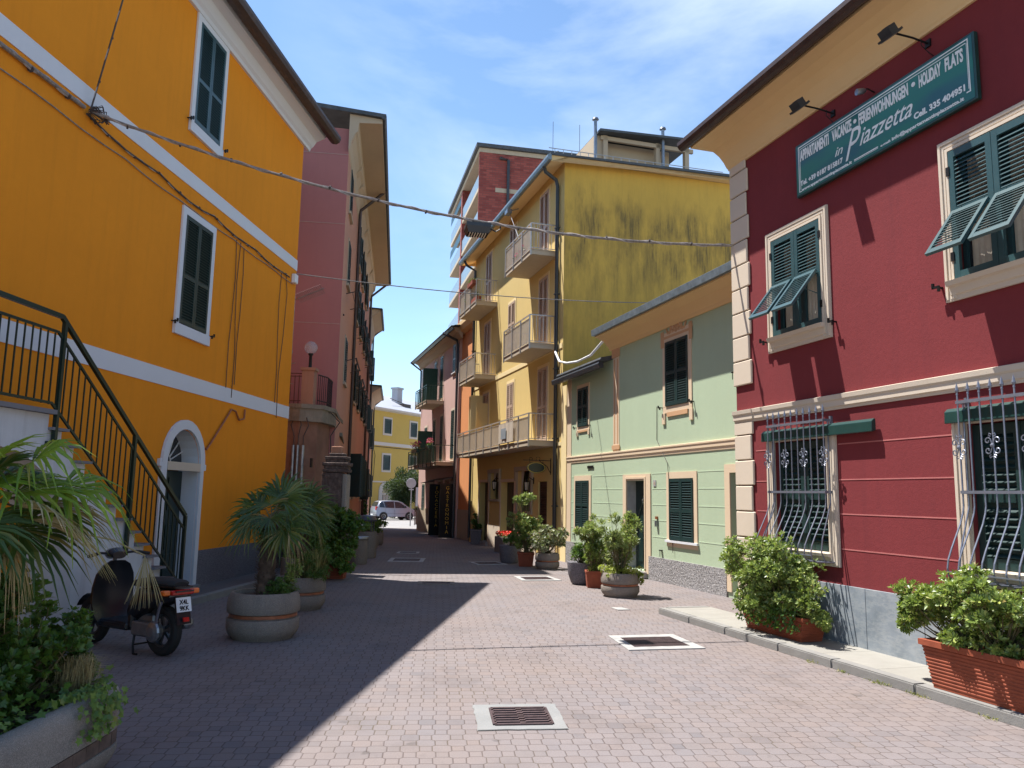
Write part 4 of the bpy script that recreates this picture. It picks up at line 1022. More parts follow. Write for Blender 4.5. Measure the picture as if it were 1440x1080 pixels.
for z in (26.2, 22.9): b.poly([(9, 1.30, z + 2.1), (15.3, 1.30, z + 2.1), (15.3, 1.34, z + 1.3), (9, 1.34, z + 1.3)])
b.build('green_awning', M['awn'], H, recalc=False)
pipe(H, F, 'drainpipe', 'pipe_grey', [(-.12, -.3, 28.2), (-.12, -1.0, 28.1), (-.12, -1.0, 10)], .12, 6)
b = MB(F)
for z in (29.9, 30.3): b.bar((2, -1, z), (2, -11, z), .03)
for k in range(21): b.box(1.985, 2.015, -1 - .5 * k, -.97 - .5 * k, 29.2, 30.3)
b.bar((2, -1, 30.3), (8, -1, 30.3), .03)
b.build('roof_railing', M['rail_metal'], H)
b = MB(F); b.lathe([(.25, 29), (.22, 29.6), (.4, 29.7), (.15, 30.0), (.1, 30.1)], (1.5, -5.5, 0), 10)
for o in (-5.0, -7.3): b.tube([(1.2, o, 29), (1.2, o, 32.5)], .02, 4)
b.build('chimney', M['slate'], H)

# ================================================================== SALMON HOUSE (left, beyond the garden)
F, loc, rz = frameP((-4.49, 20.22), AS, -1)
KS = .749
F = lambda s, o, z: (-s * KS, o * KS, 1.68 + (z - 1.68) * KS)
H = thing('salmon_apartment_house', 'tall salmon and mauve pink apartment house with open dark green shutters and deep beige eaves', 'apartment house', loc, rz)
wall(H, F, 'wall', M['salmon'], 0, 22.4, -1.4, 13.85, [], .1)
b = MB(F); b.poly([(0, 0, -1.4), (0, -14, -1.4), (0, -14, 15.0), (0, .3, 14.6), (0, 0, 13.8)]); b.build('end_wall', M['mauve'], H, recalc=False)
b = MB(F)
for z in (13.62, 11.05, 7.45): b.box(-.012, -.0005, -14, -.0, z, z + .03)
b.build('pale_joint', plain('faint_mauve_joint', (.40, .24, .21), .9), H)
prism(H, F, 'eaves_cornice', 'soffit_grey', [(0, 13.75), (.04, 13.8), (.10, 14.1), (.22, 14.38), (.30, 14.45), (.34, 14.78), (1.15, 14.82), (1.15, 14.98), (0, 15.1)], -.2, 22.6)
prism(H, F, 'roof', 'slate', [(1.16, 14.95), (1.24, 14.92), (1.30, 15.02), (1.28, 15.12), (-7, 15.9), (-14, 15.3), (-14, 15.15), (-7, 15.7), (1.1, 15.0)], -.35, 22.8)
for s in (2.9, 4.6, 7.2, 10.4, 13.8, 17.6): 
    b = MB(F); b.prism([(.02, 14.05), (.30, 14.3), (.34, 14.76), (.02, 14.76)], s, s + .5); b.build('eaves_bracket', M['soffit_grey'], H)
pipe(H, F, 'drainpipe', 'gutter', [(6.6, 1.2, 14.95), (6.7, .12, 14.0), (6.75, .1, 13.6), (6.75, .1, -.6)], .07); pipe(H, F, 'drainpipe', 'gutter', [(22.2, 1.2, 14.95), (22.2, .12, 14.0), (22.2, .1, 13.6), (22.2, .1, -.6)], .07)
def sw(s0, s1, z0, z1, opn):
    b = MB(F); b.box(s0 - .1, s0, .002, .03, z0 - .1, z1 + .1); b.box(s1, s1 + .1, .002, .03, z0 - .1, z1 + .1); b.box(s0, s1, .002, .03, z1, z1 + .1); b.box(s0 - .12, s1 + .12, .002, .10, z0 - .1, z0)
    w = b.build('window', M['slab'], H)
    b = MB(F); b.box(s0, s1, .003, .012, z0, z1); b.build('pane', M['glass'], w)
    hw = (s1 - s0) / 2
    for s, sg in ((s0, -1), (s1, 1)):
        b = MB(F)
        if opn: th = math.radians(opn); b.X = lambda p, s=s, sg=sg, th=th: (s + sg * p[0] * cos(th), .03 + p[0] * sin(th) + p[1], p[2])
        else: b.X = lambda p, s=s, sg=sg: (s - sg * p[0], .03 + p[1], p[2])
        panel(b, 0, hw - .01, .03, z0, z1, .09, .05, .035, (z0 + (z1 - z0) * .45,)); b.build('shutter', M['shut'], w)
for s0, s1 in ((1.45, 2.5), (8.5, 9.5), (12.2, 13.2), (16.4, 17.4)):
    sw(s0, s1, 12.05, 13.7, 0 if s0 < 8 else 8)
for s0, s1 in ((2.0, 3.0), (8.5, 9.5), (12.2, 13.2), (16.4, 17.4), (20.0, 21)):
    sw(s0, s1, 9.45, 11.1, 0 if s0 < 4 else 12); sw(s0 + .6, s1 + .6, 5.8, 7.5, 0 if s0 < 4 else 12)
for s0, s1, z0, z1 in ((8.5, 9.7, 1.5, 3.4), (11.5, 12.6, 1.5, 3.4), (15.6, 16.6, 1.5, 3.4), (20, 21, 1.3, 3.1)): sw(s0, s1, z0, z1, 60)
for z, sp in ((9.0, ((1.8, 4.4), (8.0, 10.5), (12, 14.6), (16.3, 18.8), (19.5, 22))), (6.7, ((3.2, 6.3), (9, 12), (13, 16), (17, 20.5)))):
    for a, c in sp:
        b = MB(F); b.bar((a, .02, z), (a, .45, z + .12), .03); b.bar((c, .02, z), (c, .45, z + .12), .03); b.bar((a, .42, z + .11), (c, .42, z + .11), .05, .06); b.bar((a, .25, z + .07), (c, .25, z + .07), .015)
        b.build('clothes_rail', M['gutter'], H)
b = MB(F)
for s, z in ((1.0, 8.0), (3.0, 10.3), (3.8, 6.2)): b.box(s, s + .12, .0, .05, z, z + .05)
b.build('wall_vent', M['gutter'], H)
for nm, s0, s1, p, zg, lab in (('salmon_row_house', 22.9, 29, -.42, 13.3, 'salmon house with beige eaves just beyond the tallest salmon house'), ('brown_eaved_house', 29.2, 37, -.42, 9.2, 'low house with brown beige eaves at the far left end of the street')):
    H2 = thing(nm, lab, 'house', (loc[0] + sin(AS) * s0 * KS, loc[1] + cos(AS) * s0 * KS, 0), rz)
    F2 = lambda s, o, z, s0=s0: (-(s - s0) * KS, o * KS, 1.68 + (z - 1.68) * KS)
    wall(H2, F2, 'wall', M['salmon'], s0, s1, -1.6, zg - .9, [], .1, 8)
    prism(H2, F2, 'eaves_cornice', 'soffit_grey', [(0, zg - 1.1), (.1, zg - .8), (.2, zg - .45), (.70, zg - .1), (.70, zg), (-8, zg + .2), (-8, zg - .9)], s0 - .1, s1 + .1)
    prism(H2, F2, 'gutter', 'pipe_grey', [(.71, zg - .1), (.80, zg - .1), (.84, zg), (.8, zg + .08), (-8, zg + .5), (-8, zg + .22), (.70, zg + .02)], s0 - .2, s1 + .2)
    pipe(H2, F2, 'drainpipe', 'pipe_grey', [(s1 - .3, .75, zg), (s1 - .2, .1, zg - .6), (s1 - .2, .1, -.5)], .06)
    for q in range(2):
        for z in ([5.8, 9.4, 1.4] if zg > 10 else [1.4, 5.0]):
            a = s0 + 1 + q * 2.8; b = MB(F2); b.box(a, a + .9, .002, .05, z, z + 1.6); w_ = b.build('window', M['shut'], H2)
            b = MB(F2); b.box(a + .95, a + 1.4, .05, .30, z, z + 1.6); b.build('shutter', M['shut'], w_)

# ---- garden terrace in front of it
def W(x, y, z=0): return (x, y, z)
T = thing('garden_terrace', 'worn pink plaster terrace block with stone cornice and iron railing beside the orange house corner', 'terrace', (-6 * .845, 24 * .845, .26))
def L3(x, y): return (x + 6, y - 24)
base = [L3(*p) for p in ((-10, 22.2), (-5.9, 22.0), (-5.45, 22.3), (-5.35, 23.2), (-5.75, 25.6), (-6.45, 30.2), (-7.0, 30.2), (-7, 27), (-10, 27))]
b = MB(); b.extrude(base, -.3, 3.62); b.build('wall', M['old_plaster'], T)
cor = [L3(*p) for p in ((-10, 22.05), (-5.85, 21.85), (-5.30, 22.2), (-5.18, 23.2), (-5.60, 25.7), (-5.75, 26.9), (-10, 26.9))]
b = MB(); b.extrude(cor, 3.62, 3.74); b.extrude([(x * .995, y * .985) for x, y in cor], 3.742, 3.98); b.extrude([(x * 1.0 + .04, y * 1.0) for x, y in cor], 3.982, 4.10); b.build('stone_cornice', M['old_cornice'], T)
b = MB(); b.bar((*L3(-5.55, 25.8), 3.55), (*L3(-6.35, 30.2), 3.3), .14, .12); b.build('ledge', M['old_cornice'], T)
b = MB(); c0 = L3(-5.72, 22.2); b.box(c0[0] - .17, c0[0] + .17, c0[1] - .17, c0[1] + .17, 4.10, 5.06); b.box(c0[0] - .21, c0[0] + .21, c0[1] - .21, c0[1] + .21, 5.061, 5.14); b.build('pillar', M['terrace_plaster'], T)
b = MB(); p = [L3(-5.50, 22.35), L3(-5.36, 22.9), L3(-5.40, 23.6), L3(-5.7, 25.3), L3(-6.0, 26.8)]
b.tube([(x, y, 4.98 - .0 * i) for i, (x, y) in enumerate(p)], .02, 5); b.tube([(x, y, 4.25) for x, y in p], .015, 5)
for (x0, y0), (x1, y1) in zip(p, p[1:]):
    L = math.hypot(x1 - x0, y1 - y0); n = max(1, int(L / .11))
    for k in range(n): x, y = x0 + (x1 - x0) * k / n, y0 + (y1 - y0) * k / n; b.tube([(x, y, 4.1), (x, y, 4.98)], .009, 4)
b.build('curved_railing', M['iron'], T)
b = MB(); y = L3(0, 22.25)[1]
for z in (4.22, 4.92, 5.0): b.bar((-4, y, z), (c0[0] - .18, y, z), .025)
for k in range(30): x = c0[0] - .3 - k * .12; b.box(x - .01, x + .01, y - .01, y + .01, 4.1, 4.95)
b.build('front_railing', M['red_rail'], T)
b = MB()
for x, r in ((-5.98, .045), (-5.86, .045), (-5.72, .05)): b.tube([(x + 6, -2.12, 0), (x + 6, -2.12, 2.95)], r, 8)
b.build('conduits', M['alu'], T, True)
b = MB()
for x, dx in ((-5.98, -.1), (-5.86, .05), (-5.72, .12)): b.tube([(x + 6, -2.12, 2.9), (x + 6.0, -2.10, 3.2), (x + 6 + dx, -2.08, 3.5), (x + 6 + dx * .4, -2.06, 3.72)], .015, 5)
b.tube([(.42, -1.9, 3.9), (.8, -1.2, 3.95), (1.0, -.9, 3.7), (.75, -.9, 3.3), (.78, -.8, 2.6)], .018, 5)
b.build('loose_cables', M['cable_dark'], T)
b = MB(); b.box(.05 + .45, .30 + .25, -2.13, -2.0, 2.35, 2.6); b.build('meter_box', M['iron'], T)
T.scale = (.845,) * 3
g = thing('globe_lamp', 'clear glass globe lamp on a short dark post on the terrace pillar', 'lamp', (-5.72 * .845, 22.2 * .845, .26 + 5.14 * .845))
b = MB(); b.lathe([(.07, 0), (.04, .03), (.035, .30), (.06, .33), (.06, .36), (.03, .37)], n=12); b.build('post', M['iron'], g, True)
b = MB(); b.lathe([(.001, .36)] + [(.155 * sin(PI * k / 12), .50 - .155 * cos(PI * k / 12)) for k in range(1, 12)] + [(.001, .655)], n=20)
gm = NT('frosted_globe_glass'); gm.color(gm.mix(.5, (.75, .75, .78), (.8, .8, .8))); gm.set(Roughness=.15, Transmission_Weight=.75, IOR=1.1); b.build('globe', gm.m, g, True)
a = thing('tv_aerial', 'thin television aerial mast rising beside the orange house corner', 'aerial', (-5.95 * .87, 21.0 * .87, 1.68 + 1.52 * .87))
b = MB(); b.tube([(0, 0, -.9), (.02, 0, 3.25)], .018, 6); b.build('mast', M['alu'], a)
b = MB(); b.bar((-.05, 0, 3.12), (.72, -.1, 3.42), .02); 
for k in range(14): c = Vector((.12 + k * .043, -.03 - k * .005, 3.18 + k * .017)); b.bar(c + Vector((-.03, -.14, .07)), c + Vector((.03, .14, -.07)), .008)
b.bar((-.1, 0, 1.6), (.12, 0, 1.65), .015); b.bar((-.12, 0, 1.2), (.1, 0, 1.15), .015); b.lathe([(.03, 1.85), (.05, 1.9), (.03, 1.98)], n=8); b.build('antenna', M['alu'], a)
# white twin floodlight on the wires at the corner
a = thing('white_wall_floodlight', 'small white box floodlight fixed by the orange house corner', 'lamp', (-5.42, 18.4, 3.25), .4)
b = MB(); b.X = lambda p: (p[0], p[1] * .95 + p[2] * .3, p[2] * .95 - p[1] * .3); b.box(-.12, .12, -.05, .05, -.14, .14); b.build('lamp_head', M['white_pl'], a, bevel=.015)
b = MB(); b.bar((0, .06, 0), (-.02, .2, -.25), .03); b.bar((-.02, .2, -.25), (-.35, .3, -.25), .03); b.tube([(-.2, 0, -.25), (-.28, -.02, -.35), (-.25, .05, -.4), (-.3, .1, -.3)], .012, 5); b.build('bracket', M['iron'], a)

# ---- gate pillar and garden wall
g = thing('stone_gate_pillar', 'weathered stone gate pillar with a stepped slate cap between the palms and the salmon house', 'pillar', (-3.68, 17.0, -.01))
b = MB(); b.box(-.28, .15, -.22, .22, -.1, 2.10); b.build('shaft', M['old_stone'], g, bevel=.02)
b = MB(); b.box(.152, .25, -.2, .2, -.1, 2.08); b.build('plaster_edge', M['trough'], g, bevel=.02)
b = MB(); 
for k, (w, z) in enumerate(((0.284, 2.11), (0.258, 2.18), (0.292, 2.24), (0.232, 2.31), (0.249, 2.37), (0.172, 2.44))): b.box(-w * .95, w * .95, -w * .8, w * .8, z + .001 * k, z + .075)
b.build('stepped_cap', M['old_stone'], g, bevel=.012); b = MB(); b.box(-.13, .09, -.1, .1, 2.515, 2.66); b.build('finial', M['terrace_plaster'], g, bevel=.01)
g = thing('garden_wall', 'low weathered garden wall running from the orange house corner to the gate pillar', 'wall', (-4.75, 17.1, 0))
b = MB(); b.box(-.3, .72, -.12, .12, -.1, 1.25); b.box(-.32, .73, -.15, .15, 1.251, 1.31); b.build('wall', M['old_stone'], g, bevel=.01)
g = thing('utility_box', 'dark green metal utility box in front of the stone gate pillar', 'box', (-3.76, 16.65, 0))
b = MB(); b.box(-.24, .16, -.1, .1, .9, 1.42); b.box(-.26, .18, -.12, .12, 1.421, 1.45); b.box(-.2, -.15, -.08, -.03, -.05, .9); b.box(.08, .13, -.08, -.03, -.05, .9); b.build('cabinet', plain('olive_green_paint', (.06, .08, .015), .5), g); b = MB(); b.box(-.22, .14, -.112, -.102, .93, 1.39); b.build('door', plain('olive_door_paint', (.07, .09, .02), .5), g)

# ================================================================== FAR YELLOW HOUSE, TREE, HEDGE, CAR
F, loc, rz = frameP((-14.3, 80), .5, -1)
H = thing('mustard_yellow_house', 'mustard yellow two storey house with white roof closing the end of the street', 'house', loc, rz)
wall(H, F, 'wall', M['far_yellow'], -8, 17, -.8, 10.25, [], .1, 9)
strips(H, F, 'pale_band', 'far_trim', [(-8, 17, 6.55, 6.9)], .06); strips(H, F, 'pale_band', 'far_trim', [(-8, 17, 2.78, 2.92)], .05)
prism(H, F, 'eaves', 'far_trim', [(0, 10.1), (.5, 10.2), (.5, 10.4), (0, 10.45)], -8.5, 17.5)
prism(H, F, 'roof', 'white_roof', [(.55, 10.35), (-4.5, 12.6), (-9, 10.35)], -8.5, 17.5)
for s0, s1, z0, z1 in ((2.4, 3.5, 7.85, 9.35), (7.0, 8.1, 7.8, 9.35), (2.4, 3.5, 4.05, 5.6), (7.0, 8.1, 4.05, 5.6), (12, 13, 7.85, 9.35), (-2.5, -1.4, 7.85, 9.35), (-2.5, -1.4, 4.05, 5.6)):
    b = MB(F); b.box(s0 - .2, s1 + .2, .002, .06, z0 - .2, z1 + .2); w = b.build('window', M['far_trim'], H); b = MB(F); panel(b, s0, s1, .12, z0, z1, .14, .08, .05); b.build('shutter', M['shut'], w)
b = MB(F); b.X = None
b.box(1.9, 4.0, .002, .10, -.4, 1.9)
pts = [(2.95 + 1.05 * cos(PI * k / 12), 1.9 + .95 * sin(PI * k / 12)) for k in range(13)]
A = [b.pt((x, .10, z)) for x, z in pts]; B = [b.pt((x, .002, z)) for x, z in pts]; b.face(A)
for i in range(12): b.face([A[i], A[i + 1], B[i + 1], B[i]])
d = b.build('door_surround', M['far_trim'], H)
b = MB(F); b.box(2.45, 3.45, .101, .13, -.4, 1.55); A = [b.pt((2.95 + .55 * cos(PI * k / 10), .125, 1.7 + .6 * sin(PI * k / 10))) for k in range(11)]; b.face(A); b.build('door', M['glass'], d)
b = MB(F); b.box(2.5, 2.9, .132, .14, -.3, 1.5); b.box(3.0, 3.4, .132, .14, -.3, 1.5); b.build('door_panels', M['rail_panel'], d)
b = MB(F); b.box(7.4, 8.3, -3.0, -2.2, 11.3, 13.2); b.box(7.3, 8.4, -3.1, -2.1, 13.2, 13.4); b.build('chimney', M['white_roof'], H)
b = MB(F); b.bar((4.8, -1.2, 11.8), (9, -1.6, 11.4), .06); b.box(7.3, 8.6, -2.2, -1.2, 11.0, 11.5); b.build('roof_aerial', M['gutter'], H)
pipe(H, F, 'wall_cable', 'gutter', [(.8, .08, 2.9), (1.0, .08, 5.5), (.6, .08, 6.4), (12, .08, 6.4)], .03, 4)

def crown(b, c, R, n, leaf, rnd, w=.55, shell=.55, clumps=30):
    """leaf clumps through an uneven ellipsoid; R = (rx, ry, rz)"""
    cs = []
    for k in range(clumps):
        d = rndv(rnd); r = rnd.uniform(shell, 1.0)
        cs.append((Vector((c[0] + d.x * R[0] * r, c[1] + d.y * R[1] * r, c[2] + d.z * R[2] * r)), rnd.uniform(.22, .42)))
    for k in range(n):
        p, r = rnd.choice(cs); d = rndv(rnd); q = p + Vector((d.x * R[0], d.y * R[1], d.z * R[2])) * (r * rnd.random() ** .4)
        leafquad(b, q, (rndv(rnd) + d * .8 + Vector((0, 0, .2))).normalized(), leaf * rnd.uniform(.7, 1.3), w, rnd)
rnd = random.Random(5)
t = thing('round_tree', 'small round dark green tree standing before the mustard yellow house', 'tree', (-9.35, 71.5, -.47))
b = MB(); b.tube([(0, 0, 0), (.05, 0, .9), (0, .1, 1.7)], [.16, .12, .09], 8)
for k in range(6): a = k * 1.05; b.tube([(0, .05, 1.4), (.5 * cos(a), .5 * sin(a), 2.2), (1.0 * cos(a), 1.0 * sin(a), 2.9)], [.07, .05, .02], 5)
b.build('trunk', M['bark'], t, True)
b = MB(); crown(b, (0, 0, 2.75), (1.75, 1.6, 1.65), 20000, .15, rnd, .6, .2, 80); b.build('crown', M['leaf_tree'], t, recalc=False)
b = MB()
for i in range(26): crown(b, (-6 + i * .55, rnd.uniform(-.3, .3) + i * .05, .55), (.5, .5, .62 + rnd.uniform(-.1, .15)), 420, .13, rnd, .6, .3, 12)
h = b.build('clipped_hedge', M['leaf_tree'], None, recalc=False); h.location = (-10.8, 70.0, -.47); tag(h, 'dark green hedge along the foot of the mustard yellow house', 'hedge')

def wheelset(t, x, y, r, w, sg=-1, name='wheel'):
    b = MB(); b.lathe([(r * .62, -w / 2), (r * .93, -w / 2), (r, -w / 3), (r, w / 3), (r * .93, w / 2), (r * .62, w / 2), (r * .62, -w / 2)], (x, y, r), 28, 'y'); wl = b.build(name, M['rubber'], t, True)
    b = MB(); b.lathe([(.001, -w * .3), (r * .12, -w * .42), (r * .15, -w * .3), (r * .55, -w * .36), (r * .66, -w * .5), (r * .66, w * .5), (.001, w * .4)], (x, y, r), 20, 'y'); b.build('rim', M['alu'], wl, True)
C = thing('silver_car', 'small silver hatchback with tall cabin parked across the end of the street', 'car', (-9.75, 67.0, -.469), math.radians(29.5))
# body side profile in x (front +x), lofted across y with tumblehome
outl = [(-1.72, .34), (-1.76, .62), (-1.70, .95), (-1.60, 1.12), (-1.42, 1.46), (-1.20, 1.54), (-.50, 1.585), (.25, 1.55), (.62, 1.42), (1.12, 1.04), (1.50, .90), (1.72, .72), (1.80, .50), (1.78, .30), (1.45, .24), (-1.45, .26)]
b = MB(); rings = []
def halfw(z): return .845 if z < .95 else .845 - (z - .95) * .36
for q in (1.0, .93, .80):
    pass
def sec(y01, ins):
    return [(x * (1 - ins * .03), (y01), z - ins * (.02 if z > .6 else -.02)) for x, z in outl]
for y01, ins in ((-1, 1), (-.92, .3), (-.8, 0), (.8, 0), (.92, .3), (1, 1)):
    rings.append([b.pt((x, y01 * (halfw(zz) if True else 1), z)) for (x, _, z), (xx, zz) in zip(sec(y01, ins), outl)])
n = len(outl)
for A, B in zip(rings, rings[1:]):
    for k in range(n): b.face([A[k], A[(k + 1) % n], B[(k + 1) % n], B[k]])
b.face(rings[0][::-1]); b.face(rings[-1]); body = b.build('body', M['car_paint'], C, True)
def sidey(z): return halfw(z) + .004
for sg in (-1, 1):
    for nm, poly in (('side_window', [(-1.46, 1.02), (-1.36, 1.38), (-1.12, 1.45), (-.98, 1.0)]), ('side_window', [(-.94, .99), (-1.06, 1.47), (-.18, 1.50), (-.16, .97)]), ('side_window', [(-.10, .965), (-.12, 1.49), (.30, 1.44), (.92, 1.06), (.88, .98)])):
        b = MB(); b.m = 0
        A = [b.pt((x, sg * sidey(z), z)) for x, z in poly]; b.face(A); b.build(nm, M['glass'], C, recalc=False)
    b = MB()
    for x in (-.94, -.13): b.bar((x, sg * (.847), .36), (x - .03, sg * .847, .97), .012, .006)
    b.bar((-1.3, sg * .852, .52), (1.25, sg * .852, .52), .03, .012); b.build('door_trim', M['grey_lid'], C)
    for x in (-.25, -1.05):
        b = MB(); b.box(x - .09, x + .09, sg * .87 - .012, sg * .87 + .012, .86, .90); b.build('door_handle', M['car_paint'], C)
    b = MB(); b.box(-1.74, -1.60, sg * .70 - .09, sg * .70 + .09, .78, 1.08); b.build('tail_light', M['red_lamp'], C)
    b = MB(); b.box(1.50, 1.70, sg * .62 - .14, sg * .62 + .14, .66, .80); b.build('headlight', M['chrome'], C)
    b = MB(); b.box(.66, .80, sg * .93 - .09, sg * .93 + .09, 1.02, 1.14); b.build('wing_mirror', M['black_pl'], C, bevel=.02)
    for x in (-1.10, 1.14):
        b = MB(); b.lathe([(.34, sg * .84), (.36, sg * .862), (.28, sg * .86)], (x, 0, .30), 20, 'y'); b.build('wheel_arch', M['black_pl'], C, True)
        wheelset(C, x, sg * .79, .30, .20)
b = MB(); b.poly([(.67, -.55, 1.417), (.67, .55, 1.417), (1.14, .68, 1.064), (1.14, -.68, 1.064)]); b.build('windscreen', M['glass'], C, recalc=False)
b = MB(); b.poly([(-1.44, -.5, 1.44), (-1.44, .5, 1.44), (-1.62, .6, 1.12), (-1.62, -.6, 1.12)]); o = b.build('rear_window', M['glass'], C, recalc=False)
for v in o.data.vertices: v.co.z += .012; v.co.x += .01 if v.co.x > 0 else -.02
b = MB(); b.box(-1.80, -1.70, -.8, .8, .32, .52); b.build('rear_bumper', M['car_paint'], C, bevel=.03); b = MB(); b.box(-1.815, -1.80, -.26, .26, .36, .47); b.build('number_plate', M['white_pl'], C)

r_ = thing('round_road_sign', 'round road sign on a grey pole seen from behind at the street end', 'sign', (-6.35, 51.6, gz(51.6)))
b = MB(); b.tube([(0, 0, 0), (0, 0, 3.0)], .035, 8); b.build('pole', M['alu'], r_, True)
b = MB(); b.lathe([(.001, -.07), (.31, -.07), (.32, -.06), (.31, -.05), (.001, -.05)], (-.02, 0, 2.72), 24, 'y'); b.build('disc', M['white_roof'], r_)
b = MB(); b.box(-.16, .16, -.06, -.045, 2.28, 2.36); b.build('sub_plate', M['white_roof'], r_)
r_ = thing('notice_board', 'white notice panel on posts beside the far pink house corner', 'sign', (-6.0, 53.5, gz(53.5)))
b = MB(); b.box(-.30, .42, -.02, .02, 1.25, 2.5); b.build('panel', M['white_roof'], r_)
b = MB(); b.box(-.25, .40, -.05, .05, .05, 1.0); b.bar((-.3, 0, 0), (-.3, 0, 2.5), .05); b.bar((.42, 0, 0), (.42, 0, 2.5), .05); b.build('base', M['brown_tile'], r_)

# ================================================================== PLANTS
def whorl(b, p, d, L, n, rnd, w=.42):
    u = d.orthogonal().normalized(); v = d.cross(u)
    a0 = rnd.random() * 6.3
    for k in range(n):
        a = a0 + 2 * PI * k / n + rnd.uniform(-.25, .25); tilt = rnd.uniform(.55, 1.25)
        r = u * cos(a) + v * sin(a); e = (d * cos(tilt) + r * sin(tilt)); side = e.cross(d)
        if side.length < .05: continue
        side.normalize(); nn = side.cross(e); l = L * rnd.uniform(.75, 1.2); q = p + r * .004
        b.face([b.pt(q), b.pt(q + e * l * .62 + side * l * w * .5 + nn * l * .06), b.pt(q + e * l), b.pt(q + e * l * .62 - side * l * w * .5 + nn * l * .06)])
def bush(parent, c, R, n, L, mat, rnd, whn=8, name='foliage', w=.42, lumps=26, floor=-9, lr=(.18, .34), stems=True, root=(0, 0, 0), stemat='stem'):
    """whorls of leaves on the tips of branches; n branch tips"""
    b = MB(); st = MB(); c = Vector(c); root = Vector(root)
    cs = []
    for k in range(lumps):
        d = rndv(rnd); r = rnd.uniform(.35, .95); cs.append((c + Vector((d.x * R[0], d.y * R[1], d.z * R[2])) * r, rnd.uniform(*lr)))
    for p, r in cs:
        if stems: mid = (root + p) / 2 + Vector((0, 0, -.04)); st.tube([root + Vector((rnd.uniform(-.06, .06), rnd.uniform(-.06, .06), 0)), mid, p], [.011, .007, .004], 4)
    for k in range(n):
        p, r = rnd.choice(cs); d = rndv(rnd); s = r * (rnd.random() ** .35)
        q = p + Vector((d.x * R[0], d.y * R[1], d.z * R[2])) * s
        if q.z < floor: continue
        out = (q - c); out = Vector((out.x / R[0], out.y / R[1], out.z / R[2]))
        dd = (out * .7 + d * .6 + Vector((0, 0, .75)) + rndv(rnd) * .45).normalized()
        whorl(b, q, dd, L * rnd.uniform(.8, 1.25), whn, rnd, w)
        if stems and k % 3 == 0: st.tube([q - dd * L * 1.6, q], .003, 3, False)
    o = b.build(name, M[mat], parent, recalc=False)
    if stems: st.build('stems', M[stemat], parent)
    return o
def fan(b, hub, a, L, rnd, up=(0, 0, 1), spread=2.3, droop=.35, seg=30, dry=0):
    """palmate leaf: narrow folded blades round the end of the leaf stalk"""
    hub = Vector(hub); a = Vector(a).normalized(); s = a.cross(Vector(up))
    if s.length < .1: s = a.orthogonal()
    s.normalize(); nn = s.cross(a); dphi = 2 * spread / seg
    for k in range(seg):
        ph = -spread + dphi * (k + .5) + rnd.uniform(-.02, .02); l = L * (.72 + .28 * cos(ph * .5)) * rnd.uniform(.9, 1.06)
        dr = a * cos(ph) + s * sin(ph); sd = (-a * sin(ph) + s * cos(ph))
        bend = droop * rnd.uniform(.5, 1.3); tw = rnd.uniform(-.05, .05)
        prev = None
        for t in (0, .25, .5, .75, 1):
            w = (t * l * math.tan(dphi / 2) * .98) if t <= .5 else (.5 * l * math.tan(dphi / 2) * (1 - t) * 2 * .8 + .0012)
            p = hub + dr * (t * l) + nn * (.10 * l * sin(t * 2.4) + .05 * l * abs(ph) * t) - Vector((0, 0, 1)) * (bend * l * max(0, t - .35) ** 2 * 1.6) + sd * tw * t * l
            fold = nn * (w * .55)
            ring = [b.pt(p - sd * w + fold), b.pt(p), b.pt(p + sd * w + fold)]
            if prev: b.face([prev[0], prev[1], ring[1], ring[0]]); b.face([prev[1], prev[2], ring[2], ring[1]])
            prev = ring
